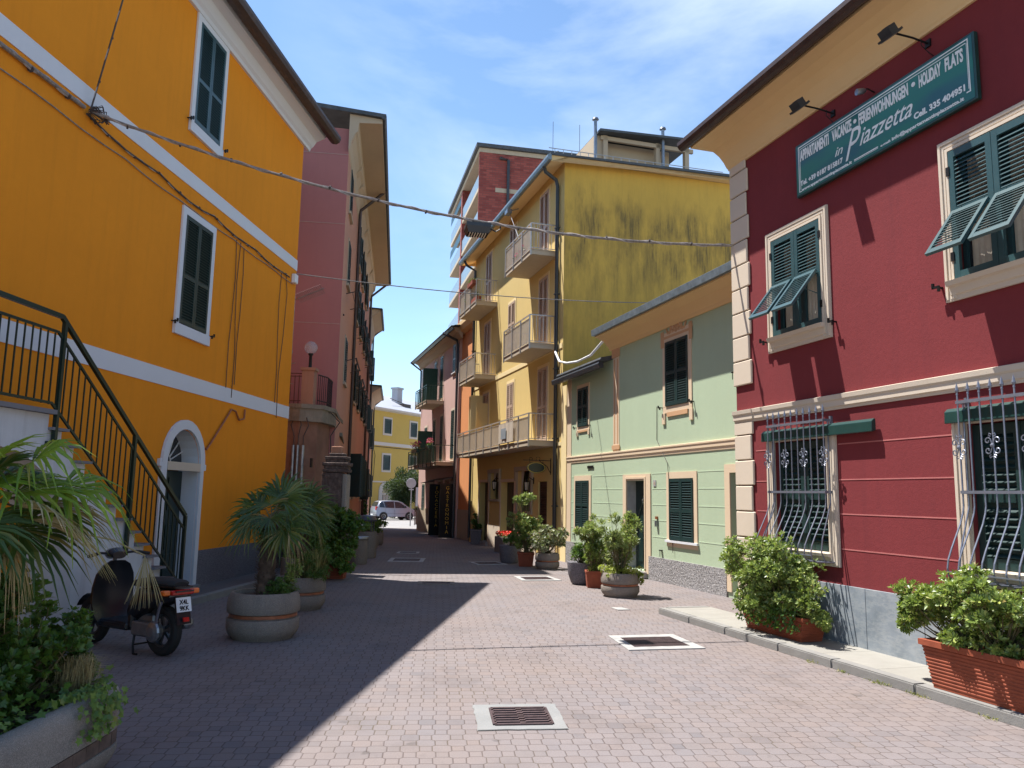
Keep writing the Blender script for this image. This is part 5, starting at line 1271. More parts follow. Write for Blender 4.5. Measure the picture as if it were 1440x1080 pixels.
def palm(t, h, tr, leaves, rnd, L=.45, pet=.3, lit=(), seg=30, lean=(0, 0), dry=6, n_auto=0, elev=(-.5, 1.2), face=(-.8, .6)):
    b = MB(); N = 12
    pts = [(lean[0] * (k / N) ** 1.3, lean[1] * (k / N) ** 1.3, h * k / N) for k in range(N + 1)]
    b.tube(pts, [tr * (1.12 if k % 2 else .95) * (1 - .12 * k / N) for k in range(N + 1)], 12)
    for k in range(int(h * 420)):
        z = rnd.random() * h; a = rnd.random() * 6.28; q = Vector((lean[0] * (z / h) ** 1.3 + tr * cos(a), lean[1] * (z / h) ** 1.3 + tr * sin(a), z)); d = Vector((cos(a), sin(a), rnd.uniform(.2, 1.6))).normalized()
        b.bar(q - d * .01, q + d * rnd.uniform(.03, .06), .006, .003)
    b.build('trunk', M['bark'], t)
    top = Vector((lean[0], lean[1], h)); L_ = list(leaves)
    for k in range(n_auto):
        az = k * 2.4 + rnd.uniform(-.3, .3); e = elev[0] + (elev[1] - elev[0]) * ((k + .5) / n_auto)
        L_.append((az, e, 1, 1))
    g = MB(); g2 = MB(); ps = MB()
    for az, e, lk, which in L_:
        d = Vector((cos(az) * cos(e), sin(az) * cos(e), sin(e))); pl = pet * lk * rnd.uniform(.85, 1.15)
        m = top + d * pl * .5 + Vector((0, 0, .05)); hub = top + d * pl + Vector((0, 0, -.03 * (1 - e)))
        ps.tube([top + d * .03, m, hub], [.009, .007, .005], 4)
        fan(g2 if which == 2 else g, hub, (hub - m).normalized() * .9 + Vector((0, 0, -.06)), L * lk * rnd.uniform(.9, 1.1), rnd, (rnd.uniform(-.3, .3), face[0], face[1]), 2.0, .30, seg)
    g.build('crown', M['leaf_palm'], t, recalc=False)
    if g2.v: g2.build('sun_tinted_fronds', M['leaf_palm_lit'], t, recalc=False)  # same fronds in the lit leaf colour, sunlight painted in
    ps.build('leaf_stalks', M['stem'], t)
    if dry:
        g = MB()
        for k in range(dry):
            az = k * 2.1 + rnd.uniform(-.4, .4); d = Vector((cos(az) * .5, sin(az) * .5, -.85)); hub = top + Vector((cos(az), sin(az), 0)) * (tr + .10) + Vector((0, 0, -.10))
            g.tube([top, hub], .006, 4); fan(g, hub, d, L * .8, rnd, (cos(az), sin(az), .3), .9, 1.1, 14)
        g.build('dry_fronds', M['leaf_dry'], t, recalc=False)
def tub(t, r, h, band='copper'):
    b = MB(); b.lathe([(r * .82, 0), (r * .84, .02), (r * .93, .05), (r, h * .22), (r, h * .42), (r * .985, h * .445), (r * .90, h * .455), (r * .90, h * .56), (r * .985, h * .57), (r, h * .60), (r * 1.01, h * .72), (r * .97, h * .92), (r * .90, h), (r * .82, h), (r * .80, h * .9), (.001, h * .9)], n=40)
    p = b.build('planter', M['tub'], t, True)
    b = MB(); b.lathe([(r * .905, h * .47), (r * .935, h * .48), (r * .935, h * .545), (r * .905, h * .55)], n=40); b.build('band', M[band], p, True)
    b = MB(); b.lathe([(r * .79, h * .905), (r * .4, h * .93), (.001, h * .94)], n=20); b.build('soil', M['soil'], t)
def squarepot(t, w, h, mat='terracotta'):
    b = MB(); k = .80
    def ring(s, z): return [b.pt((x * s, y * s, z)) for x, y in ((-1, -1), (1, -1), (1, 1), (-1, 1))]
    R = [ring(w * k / 2, 0), ring(w * .95 / 2, h * .86), ring(w / 2, h * .865), ring(w / 2, h), ring(w * .86 / 2, h), ring(w * .84 / 2, h * .9)]
    for A, B in zip(R, R[1:]):
        for i in range(4): b.face([A[i], A[(i + 1) % 4], B[(i + 1) % 4], B[i]])
    b.face(R[0][::-1]); b.face(R[-1]); b.build('pot', M[mat], t, bevel=.006)
def trough(t, L, w, h):
    """ribbed clay window-box shape, long side on x"""
    b = MB(); n = 11
    def rect(l, ww, z): return [b.pt((x * l / 2, y * ww / 2, z)) for x, y in ((-1, -1), (1, -1), (1, 1), (-1, 1))]
    R = [rect(L * .86, w * .78, 0)]
    for k in range(n):
        f0 = (k + .15) / n; f1 = (k + .85) / n
        for f, e in ((f0, 0), (f0 + .02, .010), (f1 - .02, .010), (f1, 0)):
            R.append(rect(L * (.86 + .11 * f) + e, w * (.78 + .14 * f) + e, .02 + h * .82 * f))
    R += [rect(L * .985, w * .97, h * .87), rect(L * 1.01, w * 1.02, h * .88), rect(L * 1.01, w * 1.02, h), rect(L * .94, w * .84, h), rect(L * .93, w * .82, h * .92)]
    for A, B in zip(R, R[1:]):
        for i in range(4): b.face([A[i], A[(i + 1) % 4], B[(i + 1) % 4], B[i]])
    b.face(R[0][::-1]); b.face(R[-1]); b.build('trough', M['terracotta'], t)
rzR = PI / 2 - AR
def onR(s, dist, z=0): x, y = wallpt(AR, dist, s); return (x, y, z)

rnd = random.Random(11)
# two clay troughs on the right footway
x, y, _ = onR(8.52, 6.02); t = thing('potted_bush', 'large glossy green bush spilling over a clay trough below the far barred window', 'potted shrub', (x, y, .092), rzR, 'clay troughs of shrubs on the stone footway')
trough(t, 1.25, .36, .27)
bush(t, (.06, .06, .70), (.86, .48, .52), 2300, .045, 'leaf_bush', rnd, 8, lumps=80, lr=(.12, .24), root=(0, 0, .25), floor=.05)
bush(t, (.98, .0, .80), (.36, .28, .28), 420, .042, 'leaf_bush', rnd, 8, 'side_growth', lumps=12, root=(.2, 0, .3)); bush(t, (-.70, .08, .38), (.30, .26, .26), 330, .042, 'leaf_bush', rnd, 8, 'side_growth', lumps=10, root=(-.3, 0, .25))
b = MB()
for k in range(420):
    p = Vector((rnd.uniform(-.6, .6), .22 + rnd.uniform(-.03, .06), rnd.uniform(.12, .4))); leafquad(b, p, (rndv(rnd) + Vector((0, .3, -.8))).normalized(), .06, .5, rnd)
b.build('trailing_leaves', M['leaf_dark'], t, recalc=False)
x, y, _ = onR(5.30, 5.83); t = thing('potted_bush', 'bright green pittosporum bush in a ribbed clay trough at the near kerb', 'potted shrub', (x, y, .092), rzR, 'clay troughs of shrubs on the stone footway')
trough(t, 1.28, .46, .40)
bush(t, (.12, .0, .72), (.88, .46, .36), 1900, .050, 'leaf_bush', rnd, 9, lumps=66, lr=(.12, .25), root=(0, 0, .38), floor=.3)
bush(t, (.84, .0, .64), (.24, .24, .22), 280, .048, 'leaf_bush', rnd, 9, 'side_growth', lumps=9, root=(.4, 0, .38))

def potted(kind, label, loc, pot, group, rz_=0):
    t = thing(kind, label, 'potted shrub', loc, rz_, group); return t
PG = 'potted shrubs in front of the green house'
t = potted('potted_shrub', 'round concrete tub with an orange brown band, tall leafy shrub and trailing yellow leaves', (1.93, 14.05, 0), 0, PG); tub(t, .33, .40)
bush(t, (.02, 0, 1.02), (.42, .38, .42), 430, .075, 'leaf_olive', rnd, 8, lumps=30, root=(0, 0, .36), w=.3); bush(t, (0, 0, .72), (.22, .2, .3), 90, .07, 'leaf_olive', rnd, 7, 'lower_foliage', lumps=12, root=(0, 0, .36), w=.3)
bush(t, (0, 0, .43), (.40, .38, .12), 330, .04, 'leaf_lime', rnd, 6, 'trailing_plant', lumps=30, stems=False); bush(t, (.36, -.15, .30), (.1, .1, .15), 60, .04, 'leaf_lime', rnd, 6, 'trailing_plant', lumps=6, stems=False)
t = potted('potted_shrub', 'tall twin topped shrub in a square clay pot left of the banded tub', (1.62, 15.35, 0), 0, PG); squarepot(t, .34, .31)
bush(t, (-.10, 0, .98), (.28, .26, .22), 170, .075, 'leaf_olive', rnd, 8, lumps=14, root=(0, 0, .3), w=.3); bush(t, (.05, .0, .62), (.26, .24, .34), 330, .07, 'leaf_bush', rnd, 8, 'lower_foliage', lumps=20, root=(0, 0, .3), w=.32)
t = potted('potted_shrub', 'low shrub in a dark round pot half hidden behind the square clay pot', (1.42, 15.85, 0), 0, PG)
b = MB(); b.lathe([(.16, 0), (.20, .03), (.26, .2), (.28, .42), (.24, .42), (.001, .38)], n=24); b.build('pot', M['plinth_dark'], t, True); bush(t, (-.05, 0, .58), (.26, .24, .22), 170, .06, 'leaf_dark', rnd, 7, lumps=14, root=(0, 0, .4), w=.35)
bush(t, (.32, .5, 1.05), (.2, .2, .3), 90, .07, 'leaf_olive', rnd, 7, 'high_sprays', lumps=8, root=(0, 0, .4), w=.3)
PG2 = 'potted plants in front of the yellow house'
t = potted('potted_shrub', 'variegated reddish shrub in a round concrete tub with an orange band', (.92, 19.35, -.035), 0, PG2); tub(t, .29, .38)
bush(t, (0.02, 0, .72), (.46, .40, .34), 420, .07, 'leaf_varie', rnd, 7, lumps=30, root=(0, 0, .34), w=.5)
t = potted('potted_shrub', 'tallest shrub with a separate topmost tuft in a square clay pot', (.42, 20.1, -.04), 0, PG2); squarepot(t, .42, .34)
bush(t, (.02, 0, .85), (.46, .42, .48), 620, .07, 'leaf_bush', rnd, 8, lumps=36, root=(0, 0, .3), w=.35); bush(t, (-.02, 0, 1.60), (.27, .24, .22), 150, .07, 'leaf_olive', rnd, 8, 'top_tuft', lumps=12, root=(0, 0, .9), w=.35)
bush(t, (-.38, 0, 1.1), (.14, .14, .2), 70, .06, 'leaf_olive', rnd, 7, 'side_growth', lumps=8, root=(0, 0, .5), w=.35)
t = potted('potted_shrub', 'squat shrub in a dark grey round pot beside the stone flower box', (.02, 21.1, -.05), 0, PG2)
b = MB(); b.lathe([(.2, 0), (.24, .05), (.27, .3), (.28, .45), (.24, .45), (.001, .4)], n=24); b.build('pot', M['plinth_dark'], t, True); bush(t, (.1, 0, .62), (.28, .26, .22), 170, .06, 'leaf_dark', rnd, 7, lumps=14, root=(0, 0, .4))
t = thing('stone_flower_box', 'grey stone box of bright red flowers by the yellow house doors', 'flower box', (-.12, 25.6, -.11), rzR)
b = MB(); b.box(-1.0, .5, -.22, .22, 0, .50); b.build('box', M['tub'], t, bevel=.02)
b = MB()
for k in range(900): leafquad(b, Vector((rnd.uniform(-.98, .48), rnd.uniform(-.2, .2), .5 + rnd.random() * .12)), rndv(rnd), .05, .6, rnd)
b.build('plants', M['leaf_dark'], t, recalc=False); b = MB()
for k in range(800): leafquad(b, Vector((rnd.uniform(-.98, .48), rnd.uniform(-.2, .2), .56 + rnd.random() * .1)), rndv(rnd), .045, 1, rnd)
b.build('flowers', M['red_flower'], t, recalc=False)
t = thing('potted_shrub', 'small dark leafy plant in a black pot beside the apricot house drainpipe', 'potted shrub', (-1.25, 30.4, -.15), 0); squarepot(t, .45, .55, 'plinth_dark'); bush(t, (0, 0, .8), (.22, .2, .3), 120, .08, 'leaf_dark', rnd, 7, lumps=12, root=(0, 0, .5))

# left side: palm tubs
t = thing('potted_palm', 'fan palm with bare shaggy trunk, in the nearest round concrete tub', 'potted palm', (-2.85, 9.56, 0), 0, 'fan palms in round concrete tubs'); tub(t, .41, .52)
pt_ = bpy.data.objects.new('palm', None)
bpy.data.objects.remove(pt_)
def palm_in(t, z, *a, **k):
    n0 = set(bpy.data.objects); palm(t, *a, **k)
    for o in bpy.data.objects:
        if o not in n0: o.location.z = z
palm_in(t, .46, .90, .10, [(3.0, .62, .95, 1), (3.3, -.05, 1.0, 1), (2.2, 1.2, .9, 1), (.6, 1.1, 1.15, 1), (.1, .5, 1.0, 1), (-.5, -.40, 1.0, 1), (-1.4, .2, .8, 1), (-.9, -.9, .6, 1)], rnd, L=.42, pet=.19, dry=1, seg=20, lean=(.03, 0))
bush(t, (.16, -.05, .56), (.22, .2, .13), 260, .035, 'leaf_dark', rnd, 7, 'undergrowth', lumps=20, root=(0, 0, .45), w=.3)
bush(t, (.26, .08, .72), (.12, .12, .2), 90, .05, 'leaf_bush', rnd, 6, 'undergrowth', lumps=8, root=(.1, 0, .45), w=.3)
t = thing('potted_palm', 'denser fan palm with wispy grass in the second round concrete tub', 'potted palm', (-3.02, 11.9, 0), 0, 'fan palms in round concrete tubs'); tub(t, .35, .46)
palm_in(t, .40, .95, .08, [], rnd, L=.40, pet=.20, dry=3, n_auto=10, seg=20, elev=(-.2, 1.3), lean=(-.08, 0))
bush(t, (.22, -.1, .62), (.30, .26, .26), 300, .05, 'leaf_dark', rnd, 6, 'undergrowth', lumps=18, root=(0, 0, .4), w=.25)
b = MB()
for k in range(420):
    a = rnd.random() * 6.28; r0 = rnd.random() * .12; p = Vector((.18 + r0 * cos(a), -.12 + r0 * sin(a), .42)); l = rnd.uniform(.3, .62); o = Vector((cos(a), sin(a), 0)) * rnd.uniform(.12, .36)
    q1, q2 = p + o * .4 + Vector((0, 0, l * .7)), p + o + Vector((0, 0, l * .75)); s = Vector((-sin(a), cos(a), 0)) * .003
    b.face([b.pt(p - s), b.pt(p + s), b.pt(q1 + s), b.pt(q1 - s)]); b.face([b.pt(q1 - s), b.pt(q1 + s), b.pt(q2)])
b.build('wispy_grass', M['grass'], t, recalc=False)
t = thing('potted_shrub', 'broad dark green shrub in a long clay box in front of the gate pillar', 'potted shrub', (-3.72, 16.1, 0), 0)
trough(t, 1.1, .4, .45); bush(t, (.25, 0, .95), (.62, .45, .52), 900, .075, 'leaf_dark', rnd, 7, lumps=40, root=(0, 0, .4), w=.5); bush(t, (.30, -.25, .42), (.42, .32, .34), 600, .06, 'leaf_ivy', rnd, 7, 'ivy', lumps=24, stems=False, w=.6)
t = thing('oleander_shrub', 'loose dark shrub in a grey tub just behind the second palm tub', 'shrub', (-3.75, 14.7, 0), 0)
bush(t, (0, 0, 1.05), (.55, .5, .70), 600, .09, 'leaf_dark', rnd, 7, lumps=36, root=(0, 0, 0), w=.28)
b = MB(); b.lathe([(.3, 0), (.36, .1), (.36, .5), (.3, .5), (.001, .46)], n=24); b.build('pot', M['tub'], t, True)
t = thing('concrete_bin', 'round concrete litter bin with flat grey lid beside the clipped green shrubs', 'bin', (-3.68, 19.8, -.04))
b = MB(); b.lathe([(.20, 0), (.22, .04), (.21, .60), (.001, .60)], n=24); b.build('body', M['tub'], t, True); b = MB(); b.lathe([(.24, .602), (.25, .62), (.24, .66), (.001, .67)], n=24); b.build('lid', M['alu'], t, True)
t = thing('concrete_bin', 'round concrete litter bin with domed black hood behind the flat lidded one', 'bin', (-3.92, 22.0, -.06))
b = MB(); b.lathe([(.30, 0), (.32, .05), (.31, .70), (.001, .70)], n=24); b.build('body', M['tub'], t, True)
b = MB(); b.lathe([(.30, .98), (.31, 1.02), (.26, 1.10), (.15, 1.14), (.001, 1.15)], n=24)
for k in range(4): a = PI / 4 + k * PI / 2; b.bar((.27 * cos(a), .27 * sin(a), .70), (.27 * cos(a), .27 * sin(a), 1.0), .09, .02)
h = b.build('hood', M['grey_lid'], t, True); b = MB(); b.box(-.08, .06, -.295, -.285, .76, .92); b.build('sticker', M['white_pl'], h)
t = thing('blue_sack_bin', 'pale blue plastic bin beside the black hooded litter bin', 'bin', (-4.35, 22.0, -.06)); b = MB(); b.box(-.17, .13, -.15, .15, 0, .95); b.build('tub', M['blue_bin'], t, bevel=.03)
for i, (x, y, h) in enumerate(((-4.55, 24.6, .85), (-4.75, 26.6, .8), (-4.9, 28.6, .75), (-4.45, 23.0, .7))):
    t = thing('planter_shrub', ('dense dark shrub in a stone planter third behind the bins', 'dense dark shrub in a stone planter second from the far end of the left row', 'dense dark shrub in a stone planter farthest along the left row', 'dense dark shrub in a stone planter directly behind the blue bin')[i], 'potted shrub', (x, y, gz(y)), 0, 'stone planters along the salmon house')
    b = MB(); b.lathe([(.4, 0), (.45, .08), (.45, .42), (.001, .4)], n=20); b.build('planter', M['tub'], t, True); bush(t, (0, 0, .68), (.48, .45, .32), 520, .07, 'leaf_dark' if i % 2 else 'leaf_ivy', rnd, 6, lumps=26, root=(0, 0, .4), w=.5)
t = thing('wall_creeper', 'dark climbing plant at the far end of the salmon house wall', 'plant', (-7.45, 38.5, -.2)); bush(t, (0, 0, .9), (.6, .5, 1.0), 500, .14, 'leaf_dark', rnd, 6, lumps=30, root=(0, 0, 0), w=.5); bush(t, (.0, 1, 1.9), (.4, .4, .4), 200, .15, 'leaf_lime', rnd, 6, 'pale_sprays', lumps=14, root=(.2, 0, 0), w=.5)

# big trough, bottom left
T = thing('concrete_trough', 'long rounded exposed aggregate concrete planter with a timber band in the near left corner', 'planter', (-2.78, 3.6, 0))
def rr(x0, x1, y0, y1, r, n=8):
    pts = []
    for cx, cy, a0 in ((x1 - r, y1 - r, 0), (x0 + r, y1 - r, PI / 2), (x0 + r, y0 + r, PI), (x1 - r, y0 + r, 3 * PI / 2)):
        for k in range(n + 1): a = a0 + PI / 2 * k / n; pts.append((cx + r * cos(a), cy + r * sin(a)))
    return pts
def rings(b, levels):
    R = [[b.pt((x, y, z)) for x, y in rr(-.45 + i, .45 - i, -1.75 + i, 1.66 - i, max(.3 - i, .05))] for i, z in levels]
    for A, B in zip(R, R[1:]):
        n = len(A)
        for k in range(n): b.face([A[k], A[(k + 1) % n], B[(k + 1) % n], B[k]])
    b.face(R[0][::-1]); b.face(R[-1])
b = MB(); rings(b, [(.10, 0), (.06, .02), (.015, .09), (0, .13), (0, .165), (.02, .17), (.03, .171), (.03, .249), (.02, .25), (0, .255), (0, .42), (.012, .465), (.035, .49), (.07, .50), (.10, .495), (.125, .47), (.13, .40)])
b.build('basin', M['trough'], T, True)
b = MB(); loop = rr(-.43, .43, -1.73, 1.64, .28, 5); random.seed(2)
P = [Vector((x, y, .21)) for x, y in loop]; P.append(P[0])
for A, B in zip(P, P[1:]):
    L = (B - A).length
    if L < .005: continue
    n = max(1, round(L / .14))
    for k in range(n): a, c = A.lerp(B, k / n), A.lerp(B, (k + 1) / n); d = (c - a).normalized() * .003; b.bar(a + d, c - d, .03 + random.uniform(-.003, .003), .074)
b.build('timber_band', M['timber'], T)
b = MB(); b.poly([(x, y, .43) for x, y in rr(-.33, .33, -1.63, 1.54, .18)]); b.build('soil', M['soil'], T, recalc=False)
TX, TY = -2.78, 3.6
t = thing('ivy', 'broad leaved ivy covering the soil of the concrete planter', 'plant', (TX, TY, .43))
b = MB()
def ivyleaf(b, c, d, n, L, rnd):
    u = d.cross(n)
    if u.length < .05: return
    u.normalize(); n = u.cross(d)
    P = [(0, 0), (-.10, .42), (.25, .30), (.55, .52), (.62, .20), (1.0, 0), (.62, -.20), (.55, -.52), (.25, -.30), (-.10, -.42)]
    b.face([b.pt(c + d * (x * L) + u * (y * L) + n * (abs(y) * L * .15)) for x, y in P])
for k in range(1500):
    x, y = rnd.uniform(-.34, .36), rnd.uniform(-.9, 1.6); z = rnd.random() ** 1.5 * .16
    if x > .30: z = rnd.uniform(0, .12)
    ivyleaf(b, Vector((x, y, z)), Vector((rnd.uniform(-1, 1), rnd.uniform(-1, 1), rnd.uniform(-.5, .2))).normalized(), (Vector((.3, -.2, 1)) + rndv(rnd) * .7).normalized(), rnd.uniform(.035, .06), rnd)
for k in range(190):                                             # spilling over the rim at the far corner
    f = rnd.random(); x = .30 + .17 * min(1, f * 2.2); z = .06 - max(0, f - .35) * .34; y = rnd.gauss(1.12, .12)
    ivyleaf(b, Vector((x + rnd.uniform(0, .05), y, z + .05)), Vector((rnd.uniform(.0, 1), rnd.uniform(-1, 1), -1)).normalized(), (Vector((1, -.4, .4)) + rndv(rnd) * .4).normalized(), rnd.uniform(.03, .05), rnd)
b.build('leaves', M['leaf_ivy'], t, recalc=False)
t = thing('leafy_shrub', 'dark leafy shrub filling the near left planter below the palm', 'shrub', (TX, TY, .43))
bush(t, (-.16, .75, .34), (.40, .75, .46), 1700, .045, 'leaf_dark', rnd, 6, lumps=60, root=(0, .5, 0), w=.62)
bush(t, (.04, 1.30, .24), (.28, .34, .32), 520, .042, 'leaf_dark', rnd, 6, 'side_growth', lumps=20, root=(0, 1.1, 0), w=.62)
bush(t, (-.36, -.2, .40), (.36, .7, .4), 800, .045, 'leaf_dark', rnd, 6, 'side_growth', lumps=26, root=(0, -.2, 0), w=.62)
t = thing('feather_grass', 'wispy straw coloured grass tuft at the far corner of the concrete planter', 'plant', (TX + .20, TY + 1.35, .43))
b = MB()
for k in range(520):
    a = rnd.gauss(-.2, 1.3); p = Vector((rnd.gauss(0, .04), rnd.gauss(0, .04), 0)); l = rnd.uniform(.16, .34); o = Vector((cos(a), sin(a), 0)) * rnd.uniform(.06, .26)
    q1, q2 = p + o * .4 + Vector((0, 0, l * .8)), p + o + Vector((0, 0, l * .75)); s = Vector((-sin(a), cos(a), 0)) * .0014
    b.face([b.pt(p - s), b.pt(p + s), b.pt(q1 + s), b.pt(q1 - s)]); b.face([b.pt(q1 - s), b.pt(q1 + s), b.pt(q2)])
b.build('blades', M['leaf_dry'], t, recalc=False)
t = thing('fan_palm', 'large fan palm with sunlit fronds and dry straw tips in the near left planter', 'palm', (TX - .04, TY + .50, .40))
palm(t, 1.14, .085, [(-.1, 1.0, .95, 2), (.25, .45, 1.2, 2), (-.5, .55, .9, 2), (.8, .15, 1.15, 1), (.35, -.15, 1.1, 1), (-.6, -.1, .9, 1), (1.6, .1, 1.1, 1), (2.4, .4, 1, 1), (-1.6, .3, .8, 1), (3.1, .3, 1, 1), (1.2, .75, 1, 1), (1.5, -.45, 1, 1), (.6, 1.0, .9, 1)], rnd, L=.38, pet=.25, dry=6, seg=22, lean=(0, .02), face=(-.25, .9))
g = MB(); ps = MB()
for hub, d, Lk in (((.30, .10, 1.40), (.9, .1, .45), .38), ((.08, -.05, 1.44), (.35, .0, .9), .30), ((.38, .25, 1.26), (.95, .3, -.05), .44)):
    ps.tube([(0, .02, 1.14), (hub[0] * .5, hub[1] * .5, 1.14 + (hub[2] - 1.14) * .65), hub], [.009, .007, .005], 4); fan(g, hub, d, Lk, rnd, (-.2, -.45, .85), 1.5, .9, 20)
g.build('upper_fronds', M['leaf_palm_lit'], t, recalc=False); ps.build('leaf_stalks', M['stem'], t)
g = MB()
for az, e, Lk in ((.25, -.15, .48), (-.1, .05, .40), (.6, .05, .46)):
    d = Vector((cos(az) * cos(e), sin(az) * cos(e), sin(e))); fan(g, Vector((0, .02, 1.16)) + d * .34, d + Vector((0, 0, -.35)), Lk, rnd, (0, .3, 1), .9, .5, 16)
g.build('straw_fronds', M['leaf_dry'], t, recalc=False)
t = thing('dry_palm_frond', 'dead straw coloured palm frond hanging over the black scooter handlebar', 'leaf', (-3.52, 7.85, 1.04))
g = MB(); g.tube([(-.5, -.5, .25), (-.2, -.25, .16), (0, 0, 0)], .008, 5); fan(g, (0, 0, 0), (.08, -.05, -1), .46, rnd, (.5, -.8, 0), .42, .1, 22); fan(g, (0, .02, .02), (.02, .05, -1), .40, rnd, (.8, .4, 0), .35, .1, 16); g.build('frond', M['leaf_dry'], t, recalc=False)
t = thing('round_planter', 'grey round planter of pink flowers at the left edge beneath the stairs', 'planter', (-5.1, 6.9, 0)); tub(t, .45, .62); bush(t, (0, 0, .72), (.42, .4, .2), 200, .06, 'leaf_dark', rnd, 6, lumps=14, root=(0, 0, .5), w=.5)
b = MB()
for k in range(120): leafquad(b, Vector((rnd.gauss(0, .2), rnd.gauss(0, .2), .8 + rnd.random() * .12)), rndv(rnd), .04, 1, rnd)
b.build('flowers', M['pink_flower'], t, recalc=False)

# ================================================================== SCOOTER
hz = PI / 2 + 1.02                                      # heading
sx_, sy_ = -3.52, 8.42
T = thing('scooter', 'black motor scooter parked on its stand beneath the palm fronds by the outdoor stairs', 'scooter', (sx_, sy_, 0), hz)
def wheel2(x):
    b = MB(); R = .25; b.lathe([(R - .09, -.03), (R - .06, -.05), (R - .02, -.048), (R, -.025), (R, .025), (R - .02, .048), (R - .06, .05), (R - .09, .03), (R - .09, -.03)], (x, 0, R), 30, 'y'); w = b.build('wheel', M['rubber'], T, True)
    b = MB(); b.lathe([(R - .105, -.032), (R - .085, -.036), (R - .085, .036), (R - .105, .032), (R - .105, -.032)], (x, 0, R), 24, 'y'); b.lathe([(.001, -.045), (.045, -.045), (.05, .045), (.001, .045)], (x, 0, R), 12, 'y')
    for k in range(5): a = k * 2 * PI / 5; b.bar((x + .03 * cos(a), 0, R + .03 * sin(a)), (x + .155 * cos(a), 0, R + .155 * sin(a)), .022, .03)
    b.build('rim', M['pipe_grey'], w)
wheel2(0); wheel2(1.22)
def loft(name, secs, mat, parent=T, smooth=True):
    """secs: (x, z, half width, half height)"""
    b = MB(); R = []
    for x, z, w, h in secs: R.append([b.pt((x, w * cos(a) * (1 if abs(cos(a)) < .9 else .97), z + h * sin(a))) for a in [2 * PI * k / 16 for k in range(16)]])
    for A, B in zip(R, R[1:]):
        for k in range(16): b.face([A[k], A[(k + 1) % 16], B[(k + 1) % 16], B[k]])
    b.face(R[0][::-1]); b.face(R[-1]); return b.build(name, M[mat], parent, smooth)
loft('rear_body', [(-.26, .62, .05, .03), (-.22, .61, .13, .06), (-.05, .59, .17, .09), (.15, .56, .18, .12), (.34, .50, .17, .17), (.44, .42, .14, .16), (.47, .40, .10, .13)], 'black_pl')
loft('seat', [(-.22, .72, .08, .03), (-.18, .725, .13, .045), (.05, .73, .15, .05), (.25, .72, .15, .05), (.42, .70, .12, .045), (.47, .69, .07, .03)], 'rubber')
b = MB(); b.box(.42, .92, -.15, .15, .22, .30); b.box(.36, .44, -.13, .13, .24, .42); b.build('footboard', M['black_pl'], T, bevel=.02)
b = MB()                                                # leg shield
prev = None
for z, x, w in ((.24, .90, .17), (.34, .95, .21), (.48, .97, .235), (.62, .965, .235), (.76, .95, .21), (.86, .93, .15), (.90, .92, .08)):
    ring = [b.pt((x - .05 * (abs(f) ** 2), f * w, z)) for f in (-1, -.6, -.2, .2, .6, 1)] + [b.pt((x + .03 - .05 * (abs(f) ** 2), f * w, z)) for f in (1, .6, .2, -.2, -.6, -1)]
    if prev:
        for k in range(12): b.face([prev[k], prev[(k + 1) % 12], ring[(k + 1) % 12], ring[k]])
    prev = ring
b.face(prev); b.build('leg_shield', M['black_pl'], T, True)
b = MB(); b.tube([(1.22, .07, .25), (1.14, .07, .52), (1.02, .0, .62), (.93, 0, .95)], .022, 8); b.tube([(1.22, -.07, .25), (1.14, -.07, .52), (1.02, 0, .62)], .022, 8); b.build('front_fork', M['alu'], T, True)
b = MB()
for k in range(9):
    a0, a1 = PI * (.15 + .09 * k), PI * (.15 + .09 * (k + 1)); P = [(1.22 + .285 * cos(a), y, .25 + .285 * sin(a)) for a in (a0, a1) for y in (-.07, .07)]
    i = [b.pt(p) for p in P]; b.face([i[0], i[1], i[3], i[2]])
b.build('front_mudguard', M['black_pl'], T, True, recalc=False)
b = MB(); b.tube([(.86, -.33, .965), (.90, -.22, .99), (.93, 0, .97), (.90, .22, .99), (.86, .33, .965)], .014, 8); hb = b.build('handlebar', M['black_pl'], T, True)
for y in (-1, 1):
    b = MB(); b.tube([(.885, y * .24, .983), (.855, y * .355, .962)], .019, 10); b.build('grip', M['rubber'], hb); b = MB(); b.tube([(.91, y * .2, .98), (.95, y * .3, .95)], .006, 5); b.build('brake_lever', M['chrome'], hb)
loft('headset', [(.86, .96, .08, .04), (.92, .98, .11, .06), (1.0, .97, .09, .06), (1.03, .96, .05, .04)], 'black_pl')
b = MB(); b.box(-.275, -.225, -.13, .13, .625, .675); b.build('tail_light', M['red_lamp'], T, bevel=.01)
for y in (-1, 1): b = MB(); b.box(-.25, -.18, y * .17 - .04, y * .17 + .04, .625, .675); b.build('indicator', M['amber'], T, bevel=.01)
b = MB(); b.box(-.30, .25, -.10, .10, .655, .668); b.bar((-.27, -.1, .70), (.1, -.14, .70), .014); b.bar((-.27, .1, .70), (.1, .14, .70), .014); b.bar((-.27, -.1, .70), (-.27, .1, .70), .014); b.build('luggage_rack', M['black_pl'], T)
b = MB(); b.X = lambda p: (-.27 - (p[2] - .5) * -.25 + p[0], p[1], p[2]); b.box(-.01, .01, -.08, .08, .34, .62); b.build('rear_mudguard', M['black_pl'], T); b = MB(); b.X = lambda p: (-.29 - (p[2] - .5) * -.25 + p[0], p[1], p[2]); b.box(-.006, .0, -.085, .085, .46, .60); pl = b.build('number_plate', M['white_pl'], T)
FT = lambda S, O, Z: (-.297 - O + (Z - .5) * .25, S, Z)
for k, w in enumerate(('X4L', '9KK')): text(pl, FT, w, 0, .535 - .06 * k, .062, .002, 'iron', .95, fl=1, off=.0012, name='plate_lettering')
b = MB(); b.X = lambda p: (-.31 - (p[2] - .5) * -.25 + p[0], p[1], p[2]); b.box(-.01, .01, -.03, .03, .37, .41); b.build('reflector', M['red_lamp'], T)
